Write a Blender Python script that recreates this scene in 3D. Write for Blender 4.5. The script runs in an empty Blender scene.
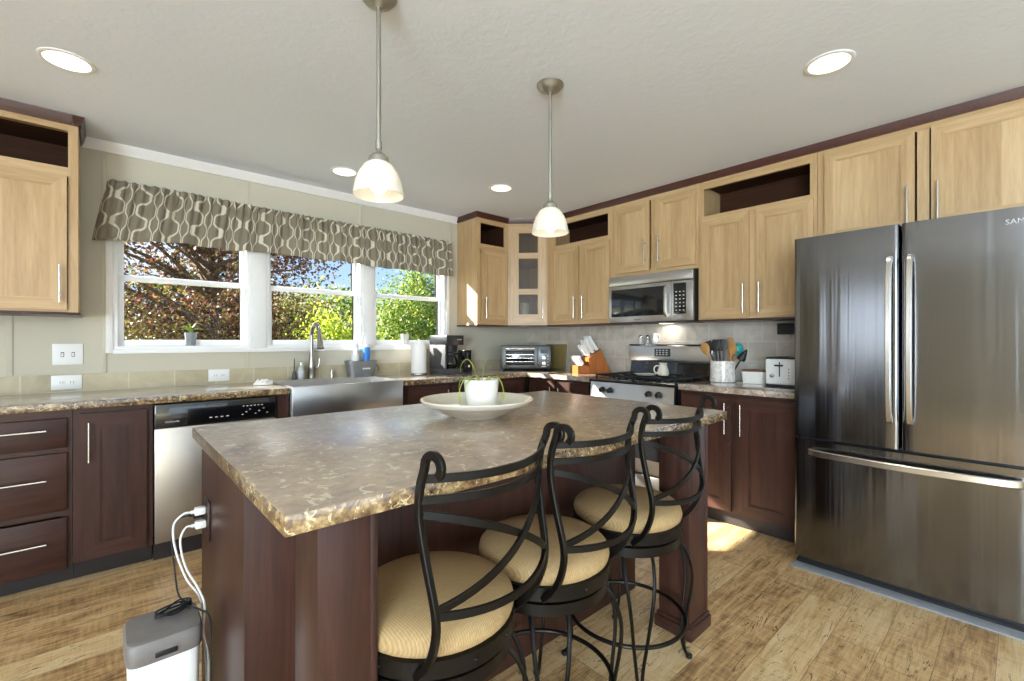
import bpy, bmesh, math, random
import numpy as np
from mathutils import Vector, Matrix, Quaternion
random.seed(7)
sc = bpy.context.scene
COL = sc.collection
PI = math.pi

# ------------------------------------------------------------------ camera, sky, sun, exposure
cd = bpy.data.cameras.new('camera'); cam = bpy.data.objects.new('camera', cd); COL.objects.link(cam)
cd.sensor_width = 36.0; cd.lens = 457.67 / 1024 * 36; cd.clip_start = 0.02; cd.clip_end = 500
cam.location = (-3.649, -3.788, 1.219)
cam.rotation_euler = (PI / 2, 0, math.radians(48.176 - 90))
sc.camera = cam
sc.view_settings.view_transform = 'Standard'
sc.view_settings.look = 'None'
sc.view_settings.gamma = 1.0
sc.view_settings.use_curve_mapping = False
sc.view_settings.exposure = 0.0
sc.cycles.max_bounces = 10
sc.cycles.diffuse_bounces = 5
sc.cycles.transparent_max_bounces = 24
sc.cycles.sample_clamp_indirect = 6.0
sc.cycles.caustics_reflective = False
sc.cycles.caustics_refractive = False

def hx(s):
    s = s.lstrip('#'); o = []
    for i in (0, 2, 4):
        c = int(s[i:i + 2], 16) / 255
        o.append(c / 12.92 if c <= 0.04045 else ((c + 0.055) / 1.055) ** 2.4)
    return tuple(o) + (1.0,)

W = bpy.data.worlds.new('sky'); sc.world = W; W.use_nodes = True
nt = W.node_tree; nt.nodes.clear()
out = nt.nodes.new('ShaderNodeOutputWorld'); bg = nt.nodes.new('ShaderNodeBackground')
tc = nt.nodes.new('ShaderNodeTexCoord'); sep = nt.nodes.new('ShaderNodeSeparateXYZ')
rp = nt.nodes.new('ShaderNodeValToRGB')
rp.color_ramp.elements[0].position = 0.0; rp.color_ramp.elements[0].color = hx('#b9d3f0')
rp.color_ramp.elements[1].position = 0.55; rp.color_ramp.elements[1].color = hx('#5f9be0')
nz = nt.nodes.new('ShaderNodeTexNoise'); nz.inputs['Scale'].default_value = 3.0; nz.inputs['Detail'].default_value = 6
mp = nt.nodes.new('ShaderNodeMapping'); mp.inputs['Scale'].default_value = (1, 1, 3)
cr = nt.nodes.new('ShaderNodeValToRGB'); cr.color_ramp.elements[0].position = 0.5; cr.color_ramp.elements[1].position = 0.72
mx = nt.nodes.new('ShaderNodeMix'); mx.data_type = 'RGBA'; mx.inputs[7].default_value = (0.95, 0.96, 1.0, 1)
L = nt.links.new
L(tc.outputs['Generated'], sep.inputs[0]); L(sep.outputs[2], rp.inputs[0])
L(tc.outputs['Generated'], mp.inputs[0]); L(mp.outputs[0], nz.inputs['Vector']); L(nz.outputs[0], cr.inputs[0])
L(cr.outputs[0], mx.inputs[0]); L(rp.outputs[0], mx.inputs[6]); L(mx.outputs[2], bg.inputs[0])
bg.inputs[1].default_value = 1.5; L(bg.outputs[0], out.inputs[0])

def lamp(name, kind, loc, energy, color=(1, 1, 1), direction=None, **kw):
    d = bpy.data.lights.new(name, kind); d.energy = energy; d.color = color
    for k, v in kw.items(): setattr(d, k, v)
    o = bpy.data.objects.new(name, d); COL.objects.link(o); o.location = loc
    if direction is not None:
        o.rotation_mode = 'QUATERNION'; o.rotation_quaternion = Vector(direction).to_track_quat('-Z', 'Y')
    return o
lamp('sun', 'SUN', (-6, 6, 8), 34.0, (1.0, 0.94, 0.84), (0.94, -1.0, -0.72), angle=0.009)
# added fill lamps standing in for daylight at the unseen windows
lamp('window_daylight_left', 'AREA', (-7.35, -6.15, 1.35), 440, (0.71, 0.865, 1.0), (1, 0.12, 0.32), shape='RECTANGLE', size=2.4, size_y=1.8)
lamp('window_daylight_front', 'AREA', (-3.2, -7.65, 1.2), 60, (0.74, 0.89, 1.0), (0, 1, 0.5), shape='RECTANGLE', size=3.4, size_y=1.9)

lamp('window_daylight_side', 'AREA', (-7.36, -1.95, 1.48), 13, (0.85, 0.93, 1.0), (1, 0, 0), shape='RECTANGLE', size=1.2, size_y=1.05)  # added lamp to brighten the side window's reflection in the refrigerator

# ------------------------------------------------------------------ mesh helpers
class MB:
    def __init__(s): s.bm = bmesh.new(); s.mi = 0; s.T = None
    def _fin(s, vs, fs):
        for f in fs: f.material_index = s.mi
        if s.T is not None:
            for v in vs: v.co = s.T @ v.co
    def box(s, x0, x1, y0, y1, z0, z1, b=0.0, seg=2):
        bm = s.bm; n0 = set(bm.verts)
        M = Matrix.Translation(((x0 + x1) / 2, (y0 + y1) / 2, (z0 + z1) / 2)) @ Matrix.Diagonal((abs(x1 - x0), abs(y1 - y0), abs(z1 - z0), 1))
        r = bmesh.ops.create_cube(bm, size=1.0, matrix=M)
        vs = r['verts']
        if b > 0:
            es = list({e for v in vs for e in v.link_edges})
            r = bmesh.ops.bevel(bm, geom=es, offset=b, segments=seg, profile=0.5, affect='EDGES')
            vs = [v for v in bm.verts if v not in n0]
        s._fin(vs, {f for v in vs for f in v.link_faces})
        return s
    def raw(s, verts, faces):
        vs = [s.bm.verts.new(v) for v in verts]; fs = []
        for f in faces:
            try: fs.append(s.bm.faces.new([vs[i] for i in f]))
            except ValueError: pass
        s._fin(vs, fs); return s
    def prism(s, poly, a0, a1, plane='xz'):
        def P(u, v, a): return {'xz': (u, a, v), 'xy': (u, v, a), 'yz': (a, u, v)}[plane]
        n = len(poly); vs = [P(u, v, a0) for u, v in poly] + [P(u, v, a1) for u, v in poly]
        fs = [list(range(n)), list(range(2 * n - 1, n - 1, -1))] + [[i, i + n, (i + 1) % n + n, (i + 1) % n] for i in range(n)]
        return s.raw(vs, fs)
    def lathe(s, prof, c=(0, 0, 0), n=32, closed=False, axis='z'):
        vs = []; fs = []
        for r, z in prof:
            for k in range(n):
                a = 2 * PI * k / n
                p = (r * math.cos(a), r * math.sin(a), z)
                if axis == 'y': p = (p[0], p[2], p[1])
                if axis == 'x': p = (p[2], p[0], p[1])
                vs.append((c[0] + p[0], c[1] + p[1], c[2] + p[2]))
        m = len(prof)
        for i in range(m if closed else m - 1):
            j = (i + 1) % m
            for k in range(n):
                k2 = (k + 1) % n
                fs.append([i * n + k, i * n + k2, j * n + k2, j * n + k])
        if not closed:
            if prof[0][0] > 1e-6: fs.append([k for k in range(n)][::-1])
            if prof[-1][0] > 1e-6: fs.append([(m - 1) * n + k for k in range(n)])
        return s.raw(vs, fs)
    def cyl(s, c, r, h, n=20, axis='z', b=0.0):
        pr = [(r, 0), (r, h)] if b <= 0 else [(r - b, 0), (r, b), (r, h - b), (r - b, h)]
        return s.lathe(pr, c, n, axis=axis)
    def tube(s, pts, r, n=8, rect=None, ref=(0, 0, 1), closed=False, taper=None):
        pts = [Vector(p) for p in pts]; m = len(pts); vs = []; fs = []
        S0 = None
        for i, p in enumerate(pts):
            a = pts[(i - 1) % m] if (closed or i > 0) else p
            b = pts[(i + 1) % m] if (closed or i < m - 1) else p
            T = (b - a).normalized()
            if S0 is None:
                rf = Vector(ref)
                if abs(T.dot(rf)) > 0.97: rf = Vector((1, 0.1, 0))
                S = T.cross(rf).normalized()
            else:
                S = (S0 - T * S0.dot(T)).normalized()
            S0 = S; N = S.cross(T).normalized()
            k = taper(i / (m - 1)) if taper else 1.0
            if rect:
                w, h = rect[0] * k, rect[1] * k; q = min(w, h) * 0.3
                sec = [(w - q, h), (q - w, h), (-w, h - q), (-w, q - h), (q - w, -h), (w - q, -h), (w, q - h), (w, h - q)]
            else:
                sec = [(r * k * math.cos(2 * PI * j / n), r * k * math.sin(2 * PI * j / n)) for j in range(n)]
            vs += [tuple(p + S * u + N * v) for u, v in sec]
        nn = 8 if rect else n
        for i in range(m if closed else m - 1):
            i2 = (i + 1) % m
            for k in range(nn):
                k2 = (k + 1) % nn
                fs.append([i * nn + k, i * nn + k2, i2 * nn + k2, i2 * nn + k])
        if not closed:
            fs.append(list(range(nn))[::-1]); fs.append([(m - 1) * nn + k for k in range(nn)])
        return s.raw(vs, fs)
    def sphere(s, c, r, n=16, sz=1.0):
        k = n // 2
        pr = [(r * math.sin(PI * i / k) if 0 < i < k else 0.0, -r * sz * math.cos(PI * i / k)) for i in range(k + 1)]
        return s.lathe(pr, c, n)

def spl(pts, n=6):
    """Catmull-Rom through points"""
    P = [Vector(p) for p in pts]; P = [P[0] * 2 - P[1]] + P + [P[-1] * 2 - P[-2]]
    o = []
    for i in range(1, len(P) - 2):
        a, b, c, d = P[i - 1:i + 3]
        for k in range(n):
            t = k / n
            o.append(0.5 * ((2 * b) + (c - a) * t + (2 * a - 5 * b + 4 * c - d) * t * t + (3 * b - a - 3 * c + d) * t ** 3))
    o.append(P[-2]); return o

def obj(name, mb, mats, parent=None, sharp=35, origin=None):
    bm = mb.bm
    bmesh.ops.remove_doubles(bm, verts=bm.verts, dist=1e-6)
    bmesh.ops.recalc_face_normals(bm, faces=bm.faces)
    me = bpy.data.meshes.new(name); 
    if origin is not None: bmesh.ops.translate(bm, verts=bm.verts, vec=-Vector(origin))
    bm.to_mesh(me); bm.free()
    for m in (mats if isinstance(mats, (list, tuple)) else [mats]): me.materials.append(m)
    me.polygons.foreach_set('use_smooth', [True] * len(me.polygons))
    me.set_sharp_from_angle(angle=math.radians(sharp))
    o = bpy.data.objects.new(name, me); COL.objects.link(o)
    if parent is not None: o.parent = parent
    if origin is not None: o.location = origin
    return o
def tag(o, label, cat, group=None):
    o['label'] = label; o['category'] = cat
    if group: o['group'] = group
    return o
def thing(name, label, cat, loc=(0, 0, 0), rz=0.0, group=None):
    o = bpy.data.objects.new(name, None); COL.objects.link(o); o.empty_display_size = 0.05
    o.location = loc; o.rotation_euler = (0, 0, rz)
    return tag(o, label, cat, group)
def struct(name, mb, mats, label=None, parent=None, sharp=35):
    o = obj(name, mb, mats, parent, sharp)
    if parent is None:
        o['kind'] = 'structure'
        if label: o['label'] = label
    return o
def sempty(name, label):
    o = bpy.data.objects.new(name, None); COL.objects.link(o); o['kind'] = 'structure'; o['label'] = label; o.empty_display_size = .05; return o
def dup(root, loc, rz, label, group=None):
    r = root.copy(); COL.objects.link(r); r.location = loc; r.rotation_euler = (0, 0, rz); r['label'] = label
    if group: r['group'] = group
    for ch in list(root.children):
        c = ch.copy(); COL.objects.link(c); c.parent = r
        for g in list(ch.children):
            d = g.copy(); COL.objects.link(d); d.parent = c
    return r
_fonts = {}
def text(name, s, size, mat, parent, M, depth=0.0006):
    cu = bpy.data.curves.new(name, 'FONT'); cu.body = s; cu.size = size; cu.extrude = depth; cu.align_x = 'LEFT'; cu.resolution_u = 2
    t = bpy.data.objects.new(name, cu); COL.objects.link(t)
    dg = bpy.context.evaluated_depsgraph_get()
    me = bpy.data.meshes.new_from_object(t.evaluated_get(dg)); bpy.data.objects.remove(t); me.name = name
    me.materials.clear(); me.materials.append(mat)
    o = bpy.data.objects.new(name, me); COL.objects.link(o); o.parent = parent; o.matrix_local = M
    return o

# ------------------------------------------------------------------ materials
class NB:
    def __init__(s, name):
        s.m = bpy.data.materials.new(name); s.m.use_nodes = True; s.t = s.m.node_tree
        s.b = s.t.nodes['Principled BSDF']
    def n(s, typ, **kw):
        nd = s.t.nodes.new('ShaderNode' + typ)
        for k, v in kw.items():
            if k.startswith('i_'):
                nd.inputs[int(k[2:]) if k[2:].isdigit() else k[2:].replace('_', ' ')].default_value = v
            else: setattr(nd, k, v)
        return nd
    def l(s, a, b): s.t.links.new(a, b)
    def coords(s, scale=(1, 1, 1), kind='Object', loc=None):
        t = s.n('TexCoord'); m = s.n('Mapping'); m.inputs['Scale'].default_value = scale
        s.l(t.outputs[kind], m.inputs[0])
        if loc is not None: s.l(loc, m.inputs['Location'])
        return m.outputs[0]
    def objrand(s, k=7.0):
        oi = s.n('ObjectInfo'); mt = s.math('MULTIPLY', oi.outputs['Random'], k)
        return mt
    def math(s, op, a, b=None, c=None):
        m = s.n('Math', operation=op)
        for i, x in enumerate((a, b, c)):
            if x is None: continue
            if isinstance(x, (int, float)): m.inputs[i].default_value = x
            else: s.l(x, m.inputs[i])
        return m.outputs[0]
    def noise(s, vec, scale, detail=3, rough=0.5, dist=0.0):
        n = s.n('TexNoise'); n.inputs['Scale'].default_value = scale; n.inputs['Detail'].default_value = detail
        n.inputs['Roughness'].default_value = rough; n.inputs['Distortion'].default_value = dist
        s.l(vec, n.inputs['Vector']); return n.outputs[0]
    def ramp(s, fac, stops):
        r = s.n('ValToRGB'); e = r.color_ramp.elements
        while len(e) < len(stops): e.new(0.5)
        for i, (p, c) in enumerate(stops):
            e[i].position = p; e[i].color = hx(c) if isinstance(c, str) else (c if len(c) == 4 else tuple(c) + (1,))
        s.l(fac, r.inputs[0]); return r.outputs[0]
    def mix(s, fac, a, b, blend='MIX'):
        m = s.n('Mix', data_type='RGBA', blend_type=blend)
        for i, x in ((0, fac), (6, a), (7, b)):
            if isinstance(x, (int, float)): m.inputs[i].default_value = x
            elif isinstance(x, tuple): m.inputs[i].default_value = x
            elif isinstance(x, str): m.inputs[i].default_value = hx(x)
            else: s.l(x, m.inputs[i])
        return m.outputs[2]
    def bump(s, h, strength=0.2, dist=0.01):
        b = s.n('Bump'); b.inputs['Strength'].default_value = strength; b.inputs['Distance'].default_value = dist
        s.l(h, b.inputs['Height']); s.l(b.outputs[0], s.b.inputs['Normal'])
    def set(s, **kw):
        for k, v in kw.items():
            i = s.b.inputs[k.replace('_', ' ')]
            if hasattr(v, 'is_linked') or isinstance(v, bpy.types.NodeSocket): s.l(v, i)
            else: i.default_value = v
        return s

def plain(name, col, rough=0.5, metal=0.0, coat=0.0, var=0.06, vscale=30, **kw):
    b = NB(name); c = hx(col)
    v = b.noise(b.coords(), vscale, 3)
    f = b.ramp(v, [(0.3, tuple(x * (1 - var) for x in c[:3])), (0.7, tuple(min(1, x * (1 + var)) for x in c[:3]))])
    b.set(Base_Color=f, Roughness=rough, Metallic=metal, Coat_Weight=coat, **kw)
    return b.m

def wood(name, stops, axis, rough=0.4, coat=0.15, board=0.085, bstr=0.5, fine=1.0, spec=.5):
    """grain runs along local axis"""
    b = NB(name); r = b.objrand(37.0)
    cmb = b.n('CombineXYZ'); [b.l(r, cmb.inputs[i]) for i in range(3)]
    sc_ = {'x': (1.2, 16, 16), 'y': (16, 1.2, 16), 'z': (16, 16, 1.2)}[axis]
    g = b.noise(b.coords(sc_, loc=cmb.outputs[0]), 2.2 * fine, 5, 0.6, 0.6)
    f = b.noise(b.coords(tuple(x * 5 for x in sc_), loc=cmb.outputs[0]), 2.0 * fine, 2)
    # glued-up boards
    t = b.n('TexCoord'); sp = b.n('SeparateXYZ'); b.l(t.outputs['Object'], sp.inputs[0])
    u = b.math('ADD', sp.outputs[2] if axis != 'z' else sp.outputs[0], r)
    idn = b.math('FLOOR', b.math('DIVIDE', u, board))
    wn = b.n('TexWhiteNoise', noise_dimensions='1D'); b.l(idn, wn.inputs['W'])
    k = b.math('ADD', b.math('MULTIPLY', g, 0.62), b.math('ADD', b.math('MULTIPLY', f, 0.2), b.math('MULTIPLY', b.math('SUBTRACT', wn.outputs[0], 0.35), bstr * 0.3)))
    b.set(Base_Color=b.ramp(k, stops), Roughness=rough, Coat_Weight=coat, Coat_Roughness=0.25, Specular_IOR_Level=spec)
    b.bump(f, 0.05, 0.003)
    return b.m
MAPLE = [(0.22, '#a98a5f'), (0.45, '#bf9f74'), (0.62, '#cbae84'), (0.8, '#d3b993')]
maple_v = wood('maple_upright_grain', MAPLE, 'z', coat=.05, bstr=.8); maple_h = wood('maple_level_grain', MAPLE, 'x', coat=.05)
DARK = [(0.2, '#291915'), (0.45, '#40271f'), (0.65, '#50322a'), (0.85, '#624239')]
dark_v = wood('dark_cherry_upright_grain', DARK, 'z', 0.42, 0.06, 0.11, 0.4, spec=.3); dark_h = wood('dark_cherry_level_grain', DARK, 'x', 0.42, 0.06, 0.3, 0.4, spec=.3)
crown_m = wood('dark_mahogany_moulding', [(0.2, '#2a0f0b'), (0.5, '#451b14'), (0.8, '#5a281e')], 'x', 0.35, 0.3)
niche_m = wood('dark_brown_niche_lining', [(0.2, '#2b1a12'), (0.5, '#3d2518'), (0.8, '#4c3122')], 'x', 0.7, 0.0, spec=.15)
kick_m = plain('black_brown_toe_kick', '#1c1210', 0.6)

b = NB('wood_plank_vinyl')          # planks run along X
t = b.n('TexCoord'); sp = b.n('SeparateXYZ'); b.l(t.outputs['Object'], sp.inputs[0])
PW, PLN = 0.155, 1.22
v_ = b.math('DIVIDE', sp.outputs[1], PW); row = b.math('FLOOR', v_)
w1 = b.n('TexWhiteNoise', noise_dimensions='1D'); b.l(row, w1.inputs['W'])
u_ = b.math('ADD', b.math('DIVIDE', sp.outputs[0], PLN), b.math('MULTIPLY', w1.outputs[0], 5.0)); colm = b.math('FLOOR', u_)
cm = b.n('CombineXYZ'); b.l(row, cm.inputs[0]); b.l(colm, cm.inputs[1])
w2 = b.n('TexWhiteNoise', noise_dimensions='2D'); b.l(cm.outputs[0], w2.inputs['Vector'])
of = b.n('VectorMath', operation='SCALE'); b.l(w2.outputs['Color'], of.inputs[0]); of.inputs['Scale'].default_value = 60
g1 = b.noise(b.coords((1.6, 11, 1), loc=of.outputs[0]), 2.2, 7, 0.66, 1.1)
g2 = b.noise(b.coords((2.2, 45, 1), loc=of.outputs[0]), 3.0, 4, 0.7, 0.4)
g3 = b.noise(b.coords((1.2, 3.4, 1), loc=of.outputs[0]), 2.2, 5, 0.65, 1.6)
saw = b.noise(b.coords((60, 5, 1), loc=of.outputs[0]), 1.6, 2)
k = b.math('ADD', b.math('MULTIPLY', g1, 0.55), b.math('MULTIPLY', g2, 0.30))
k = b.math('ADD', k, b.math('MULTIPLY', g3, 0.42)); k = b.math('ADD', k, b.math('MULTIPLY', saw, 0.2))
k = b.math('ADD', k, b.math('MULTIPLY', b.math('SUBTRACT', w2.outputs['Value'], 0.5), 0.20))
c1 = b.ramp(b.math('SUBTRACT', k, 0.195), [(0.26, '#5c4227'), (0.38, '#94744e'), (0.50, '#c6a272'), (0.62, '#dabd8e'), (0.80, '#e7d2aa')])
# dark wavy cracks
crk = b.noise(b.coords((1.0, 7.5, 1), loc=of.outputs[0]), 1.7, 4, 0.5, 2.2)
cl = b.math('ABSOLUTE', b.math('SUBTRACT', crk, 0.5)); cl = b.math('LESS_THAN', cl, 0.0065)
msk = b.math('GREATER_THAN', g3, 0.5)
c1 = b.mix(b.math('MULTIPLY', b.math('MULTIPLY', cl, msk), 0.75), c1, '#3a2413')
fv = b.math('ABSOLUTE', b.math('SUBTRACT', b.math('FRACT', v_), 0.5)); fu = b.math('ABSOLUTE', b.math('SUBTRACT', b.math('FRACT', u_), 0.5))
seam = b.math('MAXIMUM', b.math('GREATER_THAN', fv, 0.493), b.math('GREATER_THAN', fu, 0.4988))
c1 = b.mix(b.math('MULTIPLY', seam, 0.6), c1, '#3c2717')
b.set(Base_Color=c1, Roughness=0.34, Coat_Weight=0.1, Coat_Roughness=0.2); b.bump(g2, 0.06, 0.003)
floor_m = b.m

def stone(name, stops, fleck, amt, scale=1.0, ior=1.6, crough=.2):
    b = NB(name); co = b.coords((1, 1, 1))
    a = b.noise(co, 9 * scale, 9, 0.62, 1.0); d = b.noise(co, 38 * scale, 5, 0.6, 0.6)
    k = b.math('ADD', b.math('MULTIPLY', a, 0.6), b.math('MULTIPLY', d, 0.4))
    c = b.ramp(k, stops)
    # broken cream flecks
    vv = b.n('TexVoronoi', feature='DISTANCE_TO_EDGE'); vv.inputs['Scale'].default_value = 16 * scale
    wp = b.n('VectorMath', operation='MULTIPLY_ADD'); nn = b.n('TexNoise'); nn.inputs['Scale'].default_value = 14 * scale; nn.inputs['Detail'].default_value = 4
    b.l(co, nn.inputs['Vector']); b.l(nn.outputs[1], wp.inputs[0]); wp.inputs[1].default_value = (0.11 / scale,) * 3; b.l(co, wp.inputs[2]); b.l(wp.outputs[0], vv.inputs['Vector'])
    ln = b.math('LESS_THAN', vv.outputs['Distance'], 0.055)
    gt = b.math('GREATER_THAN', b.noise(co, 24 * scale, 3), 0.55)
    c = b.mix(b.math('MULTIPLY', b.math('MULTIPLY', ln, gt), amt), c, fleck)
    b.set(Base_Color=c, Roughness=0.22, Coat_Weight=1.0, Coat_IOR=ior, Coat_Roughness=crough)
    return b.m
STONE = [(0.34, '#5a4331'), (0.45, '#86694c'), (0.54, '#a08363'), (0.66, '#b9a07c')]
stone_top = stone('brown_stone_laminate', STONE, '#d9c8a8', 0.75, ior=4.0, crough=.27)
for n_ in stone_top.node_tree.nodes:
    if n_.type == 'BSDF_PRINCIPLED': n_.inputs['IOR'].default_value = 2.8; n_.inputs['Roughness'].default_value = .34
stone_edge = stone('brown_stone_laminate_edge', [(0.36, '#2f2218'), (0.45, '#614a33'), (0.54, '#8c734f'), (0.64, '#bda67c')], '#e2d2a8', 0.6, 2.1)
counter_top = stone('grey_brown_stone_laminate', [(0.34, '#62544a'), (0.46, '#8d7d70'), (0.56, '#a99a8b'), (0.68, '#c3b6a6')], '#ddd4c8', 0.6)

def brick(name, cols, mortar, bw, rh, axis, rough=0.45, off=0.5, msz=0.006):
    b = NB(name); t = b.n('TexCoord'); sp = b.n('SeparateXYZ'); b.l(t.outputs['Object'], sp.inputs[0])
    cm = b.n('CombineXYZ'); b.l(sp.outputs[axis], cm.inputs[0]); b.l(b.math('SUBTRACT', sp.outputs[2], 0.914), cm.inputs[1])
    br = b.n('TexBrick', offset=off); b.l(cm.outputs[0], br.inputs['Vector'])
    br.inputs['Color1'].default_value = (0, 0, 0, 1); br.inputs['Color2'].default_value = (1, 1, 1, 1); br.inputs['Scale'].default_value = 1.0
    br.inputs['Mortar Size'].default_value = msz; br.inputs['Brick Width'].default_value = bw; br.inputs['Row Height'].default_value = rh
    br.inputs['Mortar'].default_value = (0.5, 0.5, 0.5, 1)
    n1 = b.noise(b.coords((1, 1, 1)), 7, 6, 0.6, 1.2)
    k = b.math('ADD', b.math('MULTIPLY', br.outputs['Color'], 0.22), b.math('MULTIPLY', n1, 0.75))
    c = b.ramp(k, cols); c = b.mix(b.math('MULTIPLY', br.outputs['Fac'], 0.8), c, mortar)
    b.set(Base_Color=c, Roughness=rough); b.bump(b.math('SUBTRACT', 1.0, br.outputs['Fac']), 0.25, 0.003)
    return b.m
tile_r = brick('grey_slate_tile', [(0.2, '#a49a8d'), (0.4, '#bcb2a4'), (0.6, '#cfc6b8'), (0.8, '#ddd6c9')], '#cdc5b8', 0.2, 0.149, 1)
tile_b = brick('beige_stone_tile', [(0.2, '#a2977c'), (0.4, '#b3a88b'), (0.6, '#c0b597'), (0.8, '#cbc1a5')], '#cfc8b3', 0.235, 0.2, 0, off=0.0, msz=0.004)

wall_m = plain('greige_wallboard', '#c6c0ae', 0.75, var=0.02, vscale=4)
trim_m = plain('white_painted_trim', '#ecebe9', 0.4, var=0.015)
vinyl_m = plain('white_window_vinyl', '#f1f1f1', 0.35, var=0.01)
b = NB('white_textured_ceiling'); co = b.coords()
h1 = b.noise(co, 26, 4, 0.55, 0.4)
b.set(Base_Color=hx('#e4ebf5'), Roughness=0.9); b.bump(b.ramp(h1, [(0.45, (0, 0, 0)), (0.62, (1, 1, 1))]), 0.10, 0.004)
ceil_m = b.m

def steel(name, base, rough, axis='z', aniso=0.0, amp=0.10, var=0.05):
    b = NB(name); s_ = {'x': (0.6, 90, 90), 'z': (90, 90, 0.6), 'y': (90, .6, 90)}[axis]
    n1 = b.noise(b.coords(s_), 3, 3)
    c = hx(base)
    b.set(Base_Color=b.ramp(n1, [(0.3, tuple(x * (1 - var) for x in c[:3])), (0.7, tuple(min(1, x * (1 + var)) for x in c[:3]))]), Metallic=1.0,
          Roughness=b.math('ADD', rough - amp / 2, b.math('MULTIPLY', n1, amp)))
    if aniso:
        tg = b.n('Tangent', direction_type='RADIAL', axis='Z'); b.l(tg.outputs[0], b.b.inputs['Tangent']); b.set(Anisotropic=aniso, Anisotropic_Rotation=0.25)
        b.bump(b.noise(b.coords((7, 7, .12)), 1.3, 3), .2, .02)
    return b.m
ss_fridge = steel('dark_brushed_stainless', '#767678', 0.15, 'z', amp=.04, var=.03, aniso=.55)
ss = steel('brushed_stainless', '#c0bfbe', 0.3, 'x', amp=.03, var=.02)
ss_v = steel('brushed_stainless_upright', '#aaa49d', 0.34, 'z', amp=.03, var=.02)
nickel = steel('brushed_nickel', '#cfcac2', 0.25, 'z', amp=.05)
faucet_m = steel('satin_nickel', '#a19d97', 0.34, 'z', amp=.05)
pend_m = steel('aged_pewter', '#b3b1a8', 0.4, 'z')
chrome = steel('polished_chrome', '#e3e3e3', 0.1, 'z', amp=.02)
iron = plain('charcoal_wrought_iron', '#191613', 0.36, 0.6, var=0.15)
grate_m = plain('black_cast_iron', '#17171a', 0.5, 0.2)
blk = plain('black_gloss_plastic', '#0d0d10', 0.16, coat=0.5)
blk_m = plain('black_matt_plastic', '#1a1a1b', 0.5)
dgrey = plain('dark_grey_plastic', '#4c4c4e', 0.45)
white_pl = plain('white_plastic', '#eeeeec', 0.35, var=0.01)
white_cer = plain('white_glazed_ceramic', '#eeece6', 0.18, coat=0.6, var=0.015)
cream_cer = plain('cream_glazed_ceramic', '#dfd8c8', 0.2, coat=0.6, var=0.02)
grey_bin = plain('grey_galvanised_bin', '#8f9192', 0.4, 0.5)
grey_pot = plain('grey_clay_pot', '#8c8f94', 0.6)
lid_m = plain('taupe_grey_lid', '#77726f', 0.45)
soil_m = plain('dark_potting_soil', '#3a2a1d', 0.95, var=0.3)
leaf_m = plain('pale_green_leaf', '#a9b84e', 0.45, var=0.2, vscale=60)
leaf_d = plain('mid_green_leaf', '#7d9b33', 0.5, var=0.2, vscale=60)
print_m = plain('pale_grey_print', '#c9c9c9', 0.5)
paper_m = plain('white_paper_towel', '#f3f2ef', 0.9, var=0.02, vscale=90)
blue_m = plain('blue_label_plastic', '#2f7fd6', 0.35, var=0.2, vscale=40)
block_m = wood('honey_brown_knife_block', [(0.2, '#8a4f23'), (0.5, '#a8652f'), (0.8, '#bd7c40')], 'z', 0.4, 0.2)
bamboo = wood('olive_bamboo_board', [(0.2, '#7d6b3f'), (0.5, '#94804d'), (0.8, '#a5915c')], 'z', 0.5, 0.1)
spoon_m = wood('pale_wooden_spoon', [(0.2, '#a5713a'), (0.5, '#bd8a4d'), (0.8, '#d0a467')], 'z', 0.55, 0.0)
teal_m = plain('teal_silicone', '#2fa5a5', 0.45)
cord_m = plain('white_cord', '#e8e6e2', 0.4)
blackcord = plain('black_cord', '#161618', 0.45)
plate_m = plain('dark_brown_outlet_plate', '#2c1a1c', 0.35)
mat_m = plain('grey_appliance_mat', '#8f9193', 0.5)
b = NB('marble_white'); k = b.noise(b.coords(), 7, 6, 0.6, 2.2)
b.set(Base_Color=b.ramp(b.math('ABSOLUTE', b.math('SUBTRACT', k, 0.5)), [(0.0, '#bfb8ae'), (0.02, '#e6e2db'), (0.06, '#efece7')]), Roughness=0.25, Coat_Weight=.4)
marble = b.m

def glassy(name, tint=(1, 1, 1), gl=0.1, rough=0.02, alpha=0.0):
    b = NB(name); o = b.t.nodes['Material Output']
    tr = b.n('BsdfTransparent'); tr.inputs[0].default_value = tuple(tint) + (1,)
    gs = b.n('BsdfGlossy'); gs.inputs['Roughness'].default_value = rough
    fr = b.n('LayerWeight'); fr.inputs[0].default_value = 0.25
    m = b.n('MixShader'); b.l(b.math('MULTIPLY', fr.outputs['Fresnel'], gl * 4), m.inputs[0]); b.l(tr.outputs[0], m.inputs[1]); b.l(gs.outputs[0], m.inputs[2])
    b.l(m.outputs[0], o.inputs[0]); return b.m
pane_m = glassy('clear_window_glass', (0.97, 0.98, 0.98), 0.03)
carafe_m = glassy('clear_carafe_glass', (0.8, 0.82, 0.84), 0.35)
# seedy cabinet glass: mostly see-through with a milky film
b = NB('seeded_cabinet_glass'); o_ = b.t.nodes['Material Output']
tr = b.n('BsdfTransparent'); tr.inputs[0].default_value = (0.80, 0.77, 0.73, 1)
b.set(Base_Color=hx('#857a6d'), Roughness=0.25); nn = b.noise(b.coords(), 60, 3)
b.bump(nn, 0.5, 0.004); m = b.n('MixShader'); m.inputs[0].default_value = 0.2
b.l(tr.outputs[0], m.inputs[1]); b.l(b.b.outputs[0], m.inputs[2]); b.l(m.outputs[0], o_.inputs[0]); seed_m = b.m
oven_glass = plain('black_oven_glass', '#15171a', 0.12, coat=0.2)

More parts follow.
